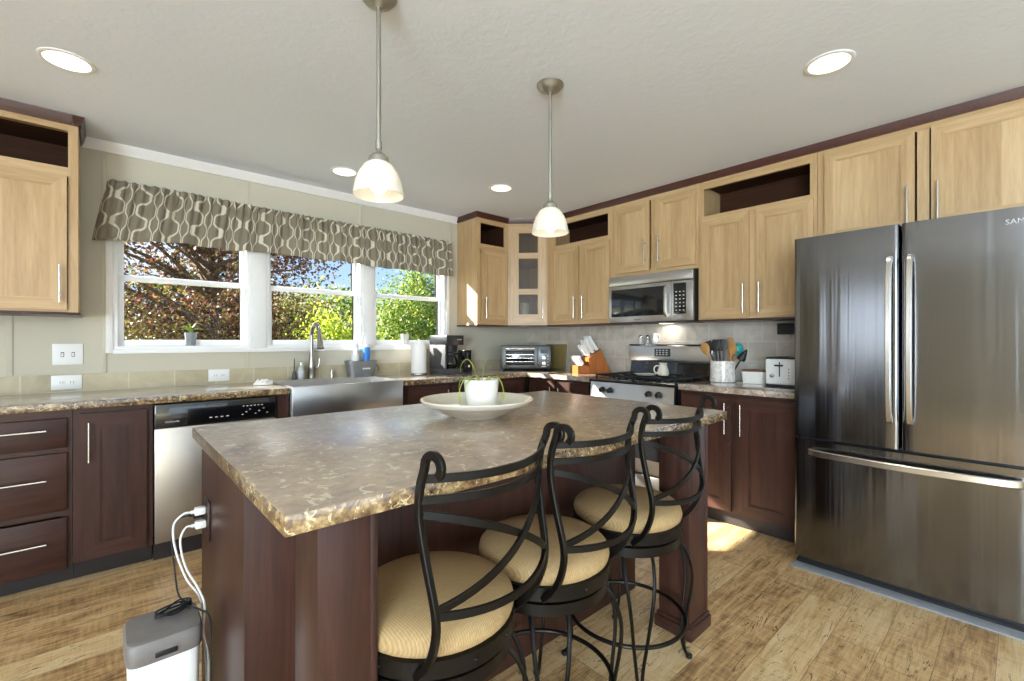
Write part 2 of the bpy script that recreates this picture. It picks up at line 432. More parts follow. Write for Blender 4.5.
def glow(name, col, strength, base='#ffffff'):
    b = NB(name); b.set(Base_Color=hx(base), Emission_Color=hx(col), Emission_Strength=strength, Roughness=0.4); return b.m
led_m = glow('lit_led_lens', '#fff6e8', 2.2)
bulb_m = glow('lit_bulb', '#fff3dd', 3.2)
b = NB('white_alabaster_glass'); k = b.noise(b.coords(), 9, 5, 0.6, 1.5)
b.set(Base_Color=b.ramp(k, [(0.3, '#e6e2d6'), (0.7, '#f6f4ee')]), Roughness=0.3, Emission_Color=hx('#fff4e2'), Emission_Strength=0.08)
o_ = b.t.nodes['Material Output']; tl = b.n('BsdfTranslucent'); tl.inputs[0].default_value = (.95, .93, .88, 1); m = b.n('MixShader'); m.inputs[0].default_value = 0.35
b.l(b.b.outputs[0], m.inputs[1]); b.l(tl.outputs[0], m.inputs[2]); b.l(m.outputs[0], o_.inputs[0]); shade_m = b.m
disp_m = glow('dim_green_display', '#9fb3a8', 0.05, '#15181a')

# stool seat weave
b = NB('tan_woven_seat_fabric'); wv = b.n('TexWave', bands_direction='X'); wv.inputs['Scale'].default_value = 60; wv.inputs['Distortion'].default_value = 1.0
b.l(b.coords(), wv.inputs['Vector']); n2 = b.noise(b.coords((20, 160, 20)), 4, 2)
k = b.math('ADD', b.math('MULTIPLY', wv.outputs[1], 0.28), b.math('MULTIPLY', n2, 0.65))
b.set(Base_Color=b.ramp(k, [(0.2, '#957a52'), (0.55, '#ac9064'), (0.8, '#bfa67a')]), Roughness=0.85); b.bump(k, 0.25, 0.003); seat_m = b.m

# valance fabric: cream ogee lines on taupe, driven by the cloth's own UV
b = NB('taupe_ogee_fabric'); t = b.n('TexCoord'); sp = b.n('SeparateXYZ'); b.l(t.outputs['UV'], sp.inputs[0])
U = b.math('DIVIDE', sp.outputs[0], 0.097); V = b.math('DIVIDE', sp.outputs[1], 0.16)
s1 = b.math('SINE', b.math('MULTIPLY', V, 2 * PI)); s3 = b.math('SINE', b.math('MULTIPLY', V, 6 * PI))
wob = b.math('ADD', b.math('MULTIPLY', s1, 0.185), b.math('MULTIPLY', s3, 0.03))
def lines(x):
    f = b.math('ABSOLUTE', b.math('SUBTRACT', b.math('FRACT', x), 0.5)); return f
d1 = lines(b.math('ADD', U, wob)); d2 = lines(b.math('ADD', b.math('SUBTRACT', U, wob), 0.5))
sl = b.math('ADD', b.math('MULTIPLY', b.math('COSINE', b.math('MULTIPLY', V, 2 * PI)), 2 * PI * .185 * .606), b.math('MULTIPLY', b.math('COSINE', b.math('MULTIPLY', V, 6 * PI)), 6 * PI * .03 * .606))
dm = b.math('DIVIDE', b.math('MINIMUM', d1, d2), b.math('SQRT', b.math('ADD', 1.0, b.math('MULTIPLY', sl, sl))))
wz = b.noise(b.coords((1, 1, 1), 'UV'), 120, 2)
ln = b.ramp(b.math('ADD', dm, b.math('MULTIPLY', b.math('SUBTRACT', wz, 0.5), 0.03)), [(0.040, (1, 1, 1)), (0.062, (0, 0, 0))])
b.set(Base_Color=b.mix(ln, '#857b68', '#d9d2bd'), Roughness=0.9, Sheen_Weight=0.2)
tl = b.n('BsdfTranslucent'); tl.inputs[0].default_value = hx('#8f866f'); m = b.n('MixShader'); m.inputs[0].default_value = 0.06
o_ = b.t.nodes['Material Output']; b.l(b.b.outputs[0], m.inputs[1]); b.l(tl.outputs[0], m.inputs[2]); b.l(m.outputs[0], o_.inputs[0]); val_m = b.m

def foliage(name, stops, transl=0.45):
    b = NB(name); g = b.n('NewGeometry'); w = b.n('TexWhiteNoise', noise_dimensions='1D'); b.l(g.outputs['Random Per Island'], w.inputs['W'])
    c = b.ramp(w.outputs[0], stops); b.set(Base_Color=c, Roughness=0.5)
    tl = b.n('BsdfTranslucent'); b.l(c, tl.inputs[0]); m = b.n('MixShader'); m.inputs[0].default_value = transl
    o_ = b.t.nodes['Material Output']; b.l(b.b.outputs[0], m.inputs[1]); b.l(tl.outputs[0], m.inputs[2]); b.l(m.outputs[0], o_.inputs[0]); return b.m
fol_red = foliage('red_brown_leaves', [(0.0, '#3b2320'), (0.35, '#5b382c'), (0.6, '#7c5038'), (0.8, '#6b6a34'), (1.0, '#9a7650')])
fol_green = foliage('green_leaves', [(0.0, '#3f5a22'), (0.4, '#648233'), (0.75, '#8fa343'), (1.0, '#c2bf58')])
fol_lime = foliage('yellow_green_leaves', [(0.0, '#7c962c'), (0.5, '#aebf3a'), (1.0, '#dfe05c')])
fol_olive = foliage('olive_brown_leaves', [(0.0, '#40401f'), (0.4, '#6c6634'), (0.7, '#8d8344'), (1.0, '#b5a465')])
fol_dark = foliage('dark_evergreen_needles', [(0.0, '#22331c'), (0.6, '#3b5227'), (1.0, '#6d7a3c')], 0.25)
bark = plain('grey_brown_bark', '#4a3b30', 0.9, var=0.3, vscale=20)
grass_m = plain('dry_green_lawn', '#6f7a3c', 0.95, var=0.3, vscale=3)

# ------------------------------------------------------------------ setting
XL, YF, H = -7.4, -7.7, 2.44
struct('floor', MB().box(XL - .15, .15, YF - .15, .14, -.06, 0), floor_m, 'wood plank vinyl floor with dark knots')
struct('ceiling', MB().box(XL - .15, .15, YF - .15, .14, H, H + .06), ceil_m, 'white textured ceiling')
def wall_with(name, along, a0, a1, plane0, plane1, holes, label):
    mb = MB(); zs = (0, H)
    def bx(u0, u1, z0, z1):
        if u1 - u0 < 1e-4 or z1 - z0 < 1e-4: return
        if along == 'x': mb.box(u0, u1, plane0, plane1, z0, z1)
        else: mb.box(plane0, plane1, u0, u1, z0, z1)
    u = a0
    for h0, h1, z0, z1 in sorted(holes):
        bx(u, h0, 0, H); bx(h0, h1, 0, z0); bx(h0, h1, z1, H); u = h1
    bx(u, a1, 0, H)
    return struct(name, mb, wall_m, label)
WIN = [(-3.60, -2.84), (-2.735, -1.985), (-1.885, -1.135)]
WZ0, WZ1 = 1.165, 2.03
wall_with('wall_back', 'x', XL - .15, .15, 0, .14, [(a, c, WZ0, WZ1) for a, c in WIN], 'greige wall with the three windows')
wall_with('wall_right', 'y', YF, 0, 0, .15, [], 'wall behind the range and refrigerator')
wall_with('wall_left', 'y', YF, 0, XL - .15, XL, [(-7.4, -4.9, .45, 2.25), (-2.6, -1.3, .9, 2.05)], 'wall of the unseen room side')
wall_with('wall_front', 'x', XL - .15, .15, YF - .15, YF, [(-4.9, -1.5, .1, 2.15)], 'wall behind the camera')

# wall battens over the panel joints
for i, x in enumerate((-4.035, -3.641, -2.86, -2.0, -1.09)):
    mb = MB()
    mb.box(x - .011, x + .011, -.006, 0, 2.035 if -3.63 < x < -1.1 else 1.02, 2.40, .002)
    if -3.63 < x < -1.1: mb.box(x - .011, x + .011, -.006, 0, 1.02, 1.135, .002)
    struct('trim_%d' % (i + 10), mb, wall_m, 'narrow batten over a wall panel joint')
# white crown moulding on window wall
mb = MB(); mb.prism([(0, 2.385), (-.012, 2.385), (-.018, 2.40), (-.045, 2.425), (-.05, 2.44), (0, 2.44)], -3.742, -1.0, 'yz')
struct('trim_1', mb, trim_m, 'white crown moulding along the window wall')
# window casing
mb = MB(); y0 = -.016
mb.box(-3.635, -3.60, y0, 0, 1.14, 2.065, .003); mb.box(-1.135, -1.10, y0, 0, 1.14, 2.065, .003)
mb.box(-3.60, -1.135, y0, 0, 2.03, 2.065, .003)
mb.box(-3.60, -1.135, y0, 0, 1.135, 1.165, .003)
for a, c in ((-2.84, -2.735), (-1.985, -1.885)): mb.box(a, c, y0, 0, 1.165, 2.03, .003)
struct('trim_2', mb, trim_m, 'white casing round the three windows')
def window(i, a, c):
    r = sempty('window_%d' % i, ('left', 'middle', 'right')[i - 1] + ' white double hung window over the counter')
    z0, z1 = WZ0, WZ1; zm = 1.62
    f = MB(); f.box(a, a + .022, .0, .125, z0, z1); f.box(c - .022, c, .0, .125, z0, z1); f.box(a + .022, c - .022, .0, .125, z0, z0 + .018); f.box(a + .022, c - .022, .0, .125, z1 - .02, z1)
    struct('window_frame', f, vinyl_m, parent=r)
    def sash(nm, y, za, zb):
        s = MB(); w = .032; aa, cc = a + .022, c - .022
        s.box(aa, aa + w, y, y + .03, za, zb, .003); s.box(cc - w, cc, y, y + .03, za, zb, .003)
        s.box(aa + w, cc - w, y, y + .03, za, za + w + .008, .003); s.box(aa + w, cc - w, y, y + .03, zb - w, zb, .003)
        so = struct('lower_sash' if nm else 'upper_sash', s, vinyl_m, parent=r)
        p = MB(); p.box(aa + w - .004, cc - w + .004, y + .012, y + .016, za + w, zb - w + .004)
        struct('glass_pane', p, pane_m, parent=so)
    sash(1, .055, z0 + .018, zm + .014); sash(0, .088, zm - .016, z1 - .02)
for i, (a, c) in enumerate(WIN): window(i + 1, a, c)
# windows of the unseen half (they let daylight in and show in the refrigerator)
r = sempty('window_4', 'wide window in the unseen left wall'); f = MB()
for y in (-7.4, -6.57, -5.75, -4.94): f.box(XL - .1, XL - .02, y, y + .04, .45, 2.25)
f.box(XL - .1, XL - .02, -7.4, -4.9, .45, .5); f.box(XL - .1, XL - .02, -7.4, -4.9, 2.2, 2.25)
for y in (-2.6, -1.97, -1.34): f.box(XL - .1, XL - .02, y, y + .04, .9, 2.05)
f.box(XL - .1, XL - .02, -2.6, -1.3, .9, .95); f.box(XL - .1, XL - .02, -2.6, -1.3, 1.45, 1.49); f.box(XL - .1, XL - .02, -2.6, -1.3, 2.0, 2.05); struct('window_frame', f, vinyl_m, parent=r)
r = sempty('window_5', 'glazed patio opening behind the camera'); f = MB()
for x in (-4.9, -3.23, -1.55): f.box(x, x + .05, YF - .1, YF - .02, .1, 2.15)
f.box(-4.9, -1.5, YF - .1, YF - .02, .1, .17); f.box(-4.9, -1.5, YF - .1, YF - .02, 2.08, 2.15); struct('window_frame', f, vinyl_m, parent=r)
# backsplashes
struct('trim_3', MB().box(-5.2, -.013, -.012, 0, .9145, 1.018), tile_b, 'low beige tile backsplash under the windows')
struct('trim_4', MB().box(-.012, 0, -2.95, -.0, .9145, 1.365), tile_r, 'grey stone tile backsplash behind the range')

# ------------------------------------------------------------------ cabinets (local x along the front, y into the wall, z up)
def pull(parent, x, z, length, vert=True, y=0.0, mat=None):
    mb = MB(); d = .032; h = length / 2; r = .0055
    if vert:
        mb.cyl((x, y - d, z - h), r, length, 12)
        for s_ in (-1, 1): mb.lathe([(.0045, 0), (.0045, d)], (x, y - d, z + s_ * h * .68), 10, axis='y')
    else:
        mb.lathe([(r, 0), (r, length)], (x - h, y - d, z), 12, axis='x')
        for s_ in (-1, 1): mb.lathe([(.0045, 0), (.0045, d)], (x + s_ * h * .68, y - d, z), 10, axis='y')
    return obj('handle', mb, nickel, parent)
def shaker(parent, x0, x1, z0, z1, yf, mv, mh, fw=.058, th=.02, name='door', handle=None, hl=.2, panel=True):
    mb = MB(); ya, yb = yf - th, yf; bv = .004
    # mitred frame with a small bevel on the outer edge
    def mitre(poly, mi):
        mb.mi = mi; mb.prism(poly, ya, yb, 'xz')
    a, c, e, g = x0 + fw, x1 - fw, z0 + fw, z1 - fw
    mitre([(x0, z0), (a, e), (a, g), (x0, z1)], 0); mitre([(x1, z0), (x1, z1), (c, g), (c, e)], 0)
    mitre([(x0, z0), (x1, z0), (c, e), (a, e)], 1); mitre([(x0, z1), (a, g), (c, g), (x1, z1)], 1)
    q = .006                                                        # sloped inner bead
    mb.mi = 0
    mb.prism([(a, e), (a + q, e + q), (a + q, g - q), (a, g)], ya + .004, yb, 'xz'); mb.prism([(c, e), (c, g), (c - q, g - q), (c - q, e + q)], ya + .004, yb, 'xz')
    mb.mi = 1
    mb.prism([(a, e), (c, e), (c - q, e + q), (a + q, e + q)], ya + .004, yb, 'xz'); mb.prism([(a, g), (a + q, g - q), (c - q, g - q), (c, g)], ya + .004, yb, 'xz')
    if panel:
        mb.mi = 0; mb.box(a + q, c - q, ya + .009, yb, e + q, g - q)
    d = obj(name, mb, [mv, mh], parent, 25)
    if handle:
        hx_, hz = handle; pull(d, hx_, hz, hl, True, ya)
    return d
def upper(name, label, loc, rz, w, h, d, doors, niche=None, lining=None, rail=True, end='', left=.04):
    r = thing(name, label, 'cabinet', loc, rz)
    mb = MB(); t = .018; yf = -d + .02
    mb.mi = 0
    mb.box(0, t, yf, -.001, 0, h); mb.box(w - t, w, yf, -.001, 0, h)
    mb.mi = 1; mb.box(t, w - t, yf, -.001, h - t, h); mb.box(t, w - t, yf, -.001, 0, t); mb.box(t, w - t, -.008, -.001, t, h - t)
    obj('carcass', mb, [maple_v, maple_h], r)
    ff = MB(); s_ = .04; yb = yf; ya = -d
    ff.mi = 0; ff.box(0, left, ya, yb, 0, h); ff.box(w - s_, w, ya, yb, 0, h)
    ff.mi = 1; ff.box(left, w - s_, ya, yb, h - .04, h)
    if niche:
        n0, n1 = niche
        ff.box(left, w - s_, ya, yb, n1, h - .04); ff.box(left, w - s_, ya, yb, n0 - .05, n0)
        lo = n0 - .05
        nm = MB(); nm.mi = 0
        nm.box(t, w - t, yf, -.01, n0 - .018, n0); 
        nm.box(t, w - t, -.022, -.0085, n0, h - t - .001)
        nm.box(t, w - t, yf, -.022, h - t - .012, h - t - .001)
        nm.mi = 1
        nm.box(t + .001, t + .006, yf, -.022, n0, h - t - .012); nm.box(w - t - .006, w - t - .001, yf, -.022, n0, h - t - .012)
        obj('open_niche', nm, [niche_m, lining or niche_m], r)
    else: lo = h - .04
    ff.mi = 1; ff.box(left, w - s_, ya, yb, 0, .045)
    ff.mi = 0
    if len(doors) > 1:
        m = (doors[0][1] + doors[1][0]) / 2; ff.box(m - .025, m + .025, ya, yb, .045, lo)
    obj('face_frame', ff, [maple_v, maple_h], r)
    for x0, x1, z0, z1, side, hz in doors:
        shaker(r, x0, x1, z0, z1, -d - .001, maple_v, maple_h, handle=(x1 - .028 if side == 'r' else x0 + .028, hz))
    if rail:
        obj('light_rail', MB().box(-.008, w + (.008 if end else 0), -d - .012, -.001, -.014, 0, .003), crown_m, r)
    return r
Z0 = 1.372
UH = 2.40 - Z0
# left of window
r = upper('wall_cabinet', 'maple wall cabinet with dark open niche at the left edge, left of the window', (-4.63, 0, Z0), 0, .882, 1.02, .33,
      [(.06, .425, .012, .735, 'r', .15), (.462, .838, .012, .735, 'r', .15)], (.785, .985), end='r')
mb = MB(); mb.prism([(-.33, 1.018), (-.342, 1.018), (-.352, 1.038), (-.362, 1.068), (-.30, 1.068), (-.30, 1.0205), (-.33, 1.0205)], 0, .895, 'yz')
mb.prism([(.882, 1.018), (.89, 1.018), (.9, 1.038), (.908, 1.068), (.86, 1.068), (.86, 1.0205), (.882, 1.0205)], -.362, -.001, 'xz')
obj('crown_moulding', mb, crown_m, r)
# corner run
upper('wall_cabinet', 'narrow maple wall cabinet with a niche, right of the window and sunlit on its side', (-.998, 0, Z0), 0, .388, UH, .33,
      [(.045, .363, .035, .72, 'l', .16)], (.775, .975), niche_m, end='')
# diagonal glass corner cabinet: front from (-.61,-.33) to (-.33,-.61)
r = thing('corner_cabinet', 'maple corner wall cabinet with a three pane seeded glass door', 'cabinet', (-.61, -.33, Z0), -PI / 4)
fw = .28 * math.sqrt(2)
mb = MB(); q = math.sqrt(.5)
def dl(X, Y):                      # world to local of the diagonal frame
    dx, dy = X + .61, Y + .33
    return (q * (dx - dy), q * (dx + dy))
pent = [dl(-.6095, -.331), dl(-.6095, -.002), dl(-.002, -.002), dl(-.002, -.6095), dl(-.331, -.6095)]
inner = [dl(-.595, -.325), dl(-.595, -.015), dl(-.015, -.015), dl(-.015, -.595), dl(-.325, -.595)]
mb.mi = 1
for z, tt in ((0, .018), (UH - .018, .018)): mb.prism(pent, z, z + tt, 'xy')
mb.mi = 0
for i in range(4):
    a, c = pent[i], pent[i + 1]; e, g = inner[i + 1], inner[i]
    mb.prism([a, c, e, g], .018, UH - .018, 'xy')
obj('carcass', mb, [maple_v, maple_h], r)
for z in (.335, .66): obj('shelf', MB().prism([(x * .96 + .008, y * .96 + .012) for x, y in inner], z, z + .016, 'xy'), maple_h, r)
ff = MB(); ff.box(.0, .035, -.001, .018, 0, UH); ff.box(fw - .035, fw, -.001, .018, 0, UH); ff.mi = 1; ff.box(.035, fw - .035, -.001, .018, UH - .035, UH); ff.box(.035, fw - .035, -.001, .018, 0, .035)
obj('face_frame', ff, [maple_v, maple_h], r)
d = shaker(r, .032, fw - .018, .03, UH - .03, -.002, maple_v, maple_h, fw=.072, handle=(fw - .045, .165), panel=False)
for z in (.335, .695): obj('door_bar', MB().box(.104, fw - .09, -.02, -.004, z - .028, z + .028), maple_h, d)
for z0, z1 in ((.10, .307), (.363, .667), (.723, UH - .10)): obj('glass_pane', MB().box(.1, fw - .086, -.010, -.006, z0, z1), seed_m, d)
obj('light_rail', MB().box(0, fw, -.012, .02, -.014, 0, .003), crown_m, r)
mb = MB(); mb.cyl((0, 0, 0), .05, .215, 24, b=.006)
tag(obj('canister', mb, white_cer, origin=None), 'white canister on the bottom shelf behind the corner glass door', 'canister').location = (-.41, -.36, Z0 + .0185)
# right wall run (local x = y0 - Y)
RZ = -PI / 2
upper('wall_cabinet', 'maple two door wall cabinet with a niche, between the corner cabinet and microwave', (0, -.612, Z0), RZ, .776, UH, .33,
      [(.10, .408, .035, .73, 'r', .155), (.452, .764, .035, .73, 'l', .155)], (.775, .97), maple_v, left=.11)
upper('wall_cabinet', 'short maple two door wall cabinet directly above the microwave', (0, -1.39, 1.762), RZ, .778, 2.40 - 1.762, .33,
      [(.045, .372, .03, .595, 'r', .18), (.442, .765, .03, .595, 'l', .18)], rail=False)
upper('wall_cabinet', 'maple two door wall cabinet with a wide niche, right of the microwave', (0, -2.17, Z0), RZ, .762, UH, .33,
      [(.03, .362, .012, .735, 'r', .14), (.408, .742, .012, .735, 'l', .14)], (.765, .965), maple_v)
upper('wall_cabinet', 'maple two door wall cabinet above the refrigerator', (0, -2.934, 1.80), RZ, 1.03, .60, .33,
      [(.04, .458, .02, .565, 'r', .16), (.525, .99, .02, .565, 'l', .16)], rail=False)
# dark crown across the run, one continuous moulding
mb = MB(); pr = [(-.003, 2.392), (.010, 2.392), (.018, 2.41), (.026, 2.44), (-.028, 2.44), (-.028, 2.402), (-.003, 2.402)]
def sweep_profile(path, prof):
    vs = []; fs = []; n = len(prof); P = [Vector(p) for p in path]
    for i, p in enumerate(P):
        dirs = []
        if i > 0: dirs.append((P[i] - P[i - 1]).normalized())
        if i < len(P) - 1: dirs.append((P[i + 1] - P[i]).normalized())
        ns = [Vector((d.y, -d.x)) for d in dirs]
        nrm = sum(ns, Vector((0, 0))); nrm.normalize(); nrm = nrm / nrm.dot(ns[0])
        vs += [(p.x + nrm.x * o, p.y + nrm.y * o, z) for o, z in prof]
    for i in range(len(P) - 1):
        for k in range(n): fs.append([i * n + k, i * n + (k + 1) % n, (i + 1) * n + (k + 1) % n, (i + 1) * n + k])
    fs.append(list(range(n))[::-1]); fs.append([(len(P) - 1) * n + k for k in range(n)])
    return vs, fs
mb.raw(*sweep_profile([(-1.001, -.0), (-1.001, -.333), (-.611, -.333), (-.333, -.611), (-.333, -3.965)], pr))
struct('trim_5', mb, crown_m, 'dark crown moulding on top of the maple wall cabinets')

# base cabinets
def base(name, label, loc, rz, w, parts, left_gap=.0, handle_l=.2, stile=.04):
    r = thing(name, label, 'cabinet', loc, rz); h = .874; d = .61
    mb = MB(); t = .018
    mb.box(0, t, -d + .02, -.001, .1, h); mb.box(w - t, w, -d + .02, -.001, .1, h); mb.mi = 1; mb.box(t, w - t, -d + .02, -.001, .1, .118); mb.box(t, w - t, -.01, -.001, .118, h); mb.box(t, w - t, -d + .02, -.001, h - .02, h)
    obj('carcass', mb, [dark_v, dark_h], r)
    obj('toe_kick', MB().box(0, w, -d + .065, -d + .08, 0.0, .1), kick_m, r)
    ff = MB(); ff.box(0, stile, -d, -d + .02, .1, h); ff.box(w - stile, w, -d, -d + .02, .1, h); ff.mi = 1; ff.box(stile, w - stile, -d, -d + .02, h - .045, h); ff.box(stile, w - stile, -d, -d + .02, .1, .14)
    zs = [p[4] for p in parts if p[0] == 'drawer']
    for p in parts:
        if p[0] == 'drawer' and p[3] > .2: ff.box(stile, w - stile, -d, -d + .02, p[3] - .03, p[3] + .01)
    xs = sorted(p[1] for p in parts if p[0] == 'door')
    ff.mi = 0
    for x in xs[1:]: ff.box(x - .05, x + .012, -d, -d + .02, .14, h - .045)
    obj('face_frame', ff, [dark_v, dark_h], r)
    for p in parts:
        if p[0] == 'door':
            _, x0, x1, z0, z1, side, hz = p
            shaker(r, x0, x1, z0, z1, -d - .001, dark_v, dark_h, fw=.07, handle=(x1 - .03 if side == 'r' else x0 + .03, hz), hl=handle_l)
        else:
            _, x0, x1, z0, z1, hxx, hl = p
            dr = obj('drawer', MB().box(x0, x1, -d - .021, -d - .001, z0, z1, .004), dark_h, r)
            pull(dr, hxx, (z0 + z1) / 2 + .02, hl, False, -d - .021)
    return r
base('base_cabinet', 'dark base cabinet with three drawers at the far left', (-4.24, 0, 0), 0, .478,
     [('drawer', .02, .461, .69, .835, .24, .30), ('drawer', .02, .461, .38, .665, .24, .30), ('drawer', .02, .461, .09, .345, .24, .30)])
base('base_cabinet', 'dark single door base cabinet between the drawers and dishwasher', (-3.760, 0, 0), 0, .316, [('door', .03, .29, .112, .85, 'l', .705)], stile=.03)
# sink base: filler + doors below the apron sink
r = base('sink_cabinet', 'dark base cabinet under the apron sink', (-2.822, 0, 0), 0, .90, [], stile=.075)
for c in list(r.children):
    bpy.data.objects.remove(c)
mb = MB(); mb.box(0, .072, -.61, -.59, .1, .874); mb.box(.875, .90, -.61, -.59, .1, .874); mb.box(0, .018, -.59, -.001, .1, .874); mb.box(.882, .90, -.59, -.001, .1, .874); mb.box(.072, .875, -.61, -.59, .1, .62); mb.box(.018, .882, -.59, -.001, .1, .118)
obj('carcass', mb, dark_v, r)
for x0, x1, s_ in ((.085, .47, 'r'), (.482, .868, 'l')): shaker(r, x0, x1, .11, .61, -.611, dark_v, dark_h, fw=.07, handle=(x1 - .03 if s_ == 'r' else x0 + .03, .5))
obj('toe_kick', MB().box(0, .90, -.545, -.53, 0, .1), kick_m, r)
base('base_cabinet', 'dark base cabinet between the sink and the room corner', (-1.918, 0, 0), 0, 1.275,
     [('door', .02, .40, .112, .85, 'r', .72), ('door', .43, .80, .112, .85, 'r', .72), ('door', .83, 1.25, .112, .85, 'l', .72)])
base('base_cabinet', 'dark sunlit two door base cabinet left of the range', (0, -.64, 0), RZ, .745, [('door', .03, .345, .112, .85, 'r', .70), ('door', .385, .73, .112, .85, 'l', .70)])
base('base_cabinet', 'dark two door base cabinet between the range and refrigerator', (0, -2.178, 0), RZ, .745, [('door', .015, .352, .112, .85, 'r', .715), ('door', .39, .73, .112, .85, 'l', .715)])

# countertops
def edge_top(mb, x0, x1, y0, y1, z0=.876, z1=.914):
    mb.box(x0, x1, y0, y1, z0, z1, .004)
mb = MB()
mb.box(-5.2, -2.752, -.648, -.0125, .876, .914, .004)
mb.box(-2.7519, -1.9481, -.11, -.0125, .876, .914)
L_ = [(-1.948, -.648), (-.648, -.648), (-.648, -1.392), (-.0125, -1.392), (-.0125, -.0125), (-1.948, -.0125)]
mb.prism(L_, .876, .914, 'xy')
ct = obj('countertop', mb, [counter_top, stone_edge]); tag(ct, 'long brown stone countertop running under the windows and round the corner to the range', 'countertop')
mb = MB(); mb.box(-.648, -.0125, -2.94, -2.176, .876, .914, .004)
ct2 = obj('countertop', mb, [counter_top, stone_edge]); tag(ct2, 'short brown stone countertop between the range and refrigerator', 'countertop')
def edges_by_normal(o, cut=.5):
    for p in o.data.polygons: p.material_index = 1 if abs(p.normal.z) < cut else 0
edges_by_normal(ct)
for p in ct.data.polygons:
    if p.normal.x < -.5 and p.center.x > -1: p.material_index = 0

# ------------------------------------------------------------------ island
isl = thing('kitchen_island', 'dark kitchen island with brown stone top and corner posts', 'island', (-2.53, -2.4, 0))
ox, oy = 2.53, 2.4
def IS(mb): mb.T = Matrix.Translation((ox, oy, 0)); return mb
mb = IS(MB()); mb.box(-3.39, -1.69, -2.512, -1.868, 0, .8755, .003)
obj('cabinet_body', mb, dark_v, isl)
mb = IS(MB()); mb.box(-3.415, -1.64, -2.937, -1.845, .876, .915, .005)
o = obj('worktop', mb, [stone_top, stone_edge], isl); edges_by_normal(o)
for x0, x1 in ((-3.342, -3.222), (-1.872, -1.722)):
    mb = IS(MB()); mb.box(x0, x1, -2.885, -2.745, 0, .8755, .004); mb.box(x1 - .014, x1 + .003, -2.888, -2.87, 0.06, .8755, .003)
    po = obj('post', mb, dark_v, isl)
    mb = IS(MB()); mb.box(x0 - .014, x1 + .014, -2.899, -2.731, 0, .05, .006); mb.box(x0 - .008, x1 + .008, -2.893, -2.737, .05, .066, .004); obj('post_plinth', mb, dark_h, po)
for i, x0 in enumerate((-3.36, -2.8, -2.24)):
    dm_ = IS(MB()); dm_.box(x0, x0 + .52, -1.868, -1.849, .12, .85, .004); obj('door', dm_, dark_v, isl)
mb = IS(MB()); mb.box(-3.397, -3.3905, -2.052, -1.968, .575, .70, .002); op = obj('outlet_plate', mb, plate_m, isl)

# ------------------------------------------------------------------ stools
def make_stool(label):
    r = thing('bar_stool', label, 'stool', (0, 0, 0), 0, 'wrought iron bar stools at the island')
    obj('seat', MB().lathe([(0, .552), (.19, .552), (.199, .560), (.203, .575), (.199, .592), (.185, .606), (.15, .617), (.09, .624), (0, .626)], n=48), seat_m, r)
    rim = obj('seat_rim', MB().lathe([(.15, .515), (.204, .515), (.204, .552), (.15, .552)], n=48, closed=True), iron, r)
    bm_ = MB()
    for k in range(12):
        a = 2 * PI * (k + .5) / 12; bm_.sphere((.204 * math.cos(a), .204 * math.sin(a), .534), .0045, 8)
    obj('bolts', bm_, chrome if 0 else iron, rim)
    obj('swivel_plate', MB().cyl((0, 0, .502), .10, .0135, 32), iron, r)
    obj('frame_ring', MB().lathe([(.15, .470), (.195, .470), (.195, .502), (.15, .502)], n=48, closed=True), iron, r)
    for sx in (-1, 1):
        P = [(sx * .158, -.128, .522), (sx * .168, -.178, .575), (sx * .176, -.208, .64), (sx * .182, -.214, .70), (sx * .189, -.196, .79), (sx * .195, -.184, .87), (sx * .198, -.188, .93), (sx * .20, -.205, .978)]
        path = spl(P, 5)
        cy, cz, R = -.205 - .026, .982, .026
        for k in range(1, 15):
            a = math.radians(8 + k * 15.5); rr = R * (1 - .02 * k)
            path.append(Vector((sx * .2, cy + rr * math.cos(a), cz + rr * math.sin(a))))
        obj('back_upright', MB().tube(path, 0, rect=(.0085, .0065), ref=(1, 0, 0)), iron, r)
    def bar(x0, y0, z0, x1, y1, z1, bow, sag=0.0, w=(.004, .0085), nm='back_bar'):
        pts = []
        for i in range(17):
            t = i / 16; k = 4 * t * (1 - t)
            pts.append((x0 + (x1 - x0) * t, y0 + (y1 - y0) * t - bow * k, z0 + (z1 - z0) * t - sag * k))
        return obj(nm, MB().tube(pts, 0, rect=(w[1], w[0]), ref=(0, -1, 0.01)), iron, r)
    bar(-.199, -.195, .955, .199, -.195, .955, .075, .004, nm='back_rail')
    bar(-.198, -.188, .912, .198, -.188, .912, .072, .004, nm='back_rail')
    bar(-.197, -.185, .885, .181, -.214, .70, .05, -.02)
    bar(-.181, -.214,   .70, .197, -.185, .885, .06, .02)
    bar(-.180, -.214, .69, .180, -.214, .69, .055, .012)
    for k in range(4):
        a = PI / 4 + k * PI / 2; ca, sa = math.cos(a), math.sin(a)
        mb = MB()
        for s_ in (-1, 1):
            pr_ = [(.165, .488, .050), (.205, .44, .050), (.232, .37, .044), (.236, .29, .034), (.222, .18, .022), (.212, .09, .011), (.222, .03, .006), (.238, .008, .005)]
            mb.tube(spl([(rr * ca - s_ * tt * sa, rr * sa + s_ * tt * ca, z) for rr, z, tt in pr_], 4), .0062, 8)
        lg = obj('leg', mb, iron, r)
        obj('foot_glide', MB().cyl((.238 * ca, .238 * sa, 0.0), .013, .014, 14, b=.003), blk_m, lg)
    n = 56
    obj('foot_ring', MB().tube([(.214 * math.cos(2 * PI * k / n), .214 * math.sin(2 * PI * k / n), .175) for k in range(n)], .0075, 10, closed=True), iron, r)
    return r
st = make_stool('wrought iron bar stool with tan seat, nearest the camera beside the near island post')
st.location = (-3.03, -2.80, 0); st.rotation_euler = (0, 0, math.radians(9))
dup(st, (-2.62, -2.785, 0), math.radians(5), 'middle wrought iron bar stool with tan seat, between the other two stools')
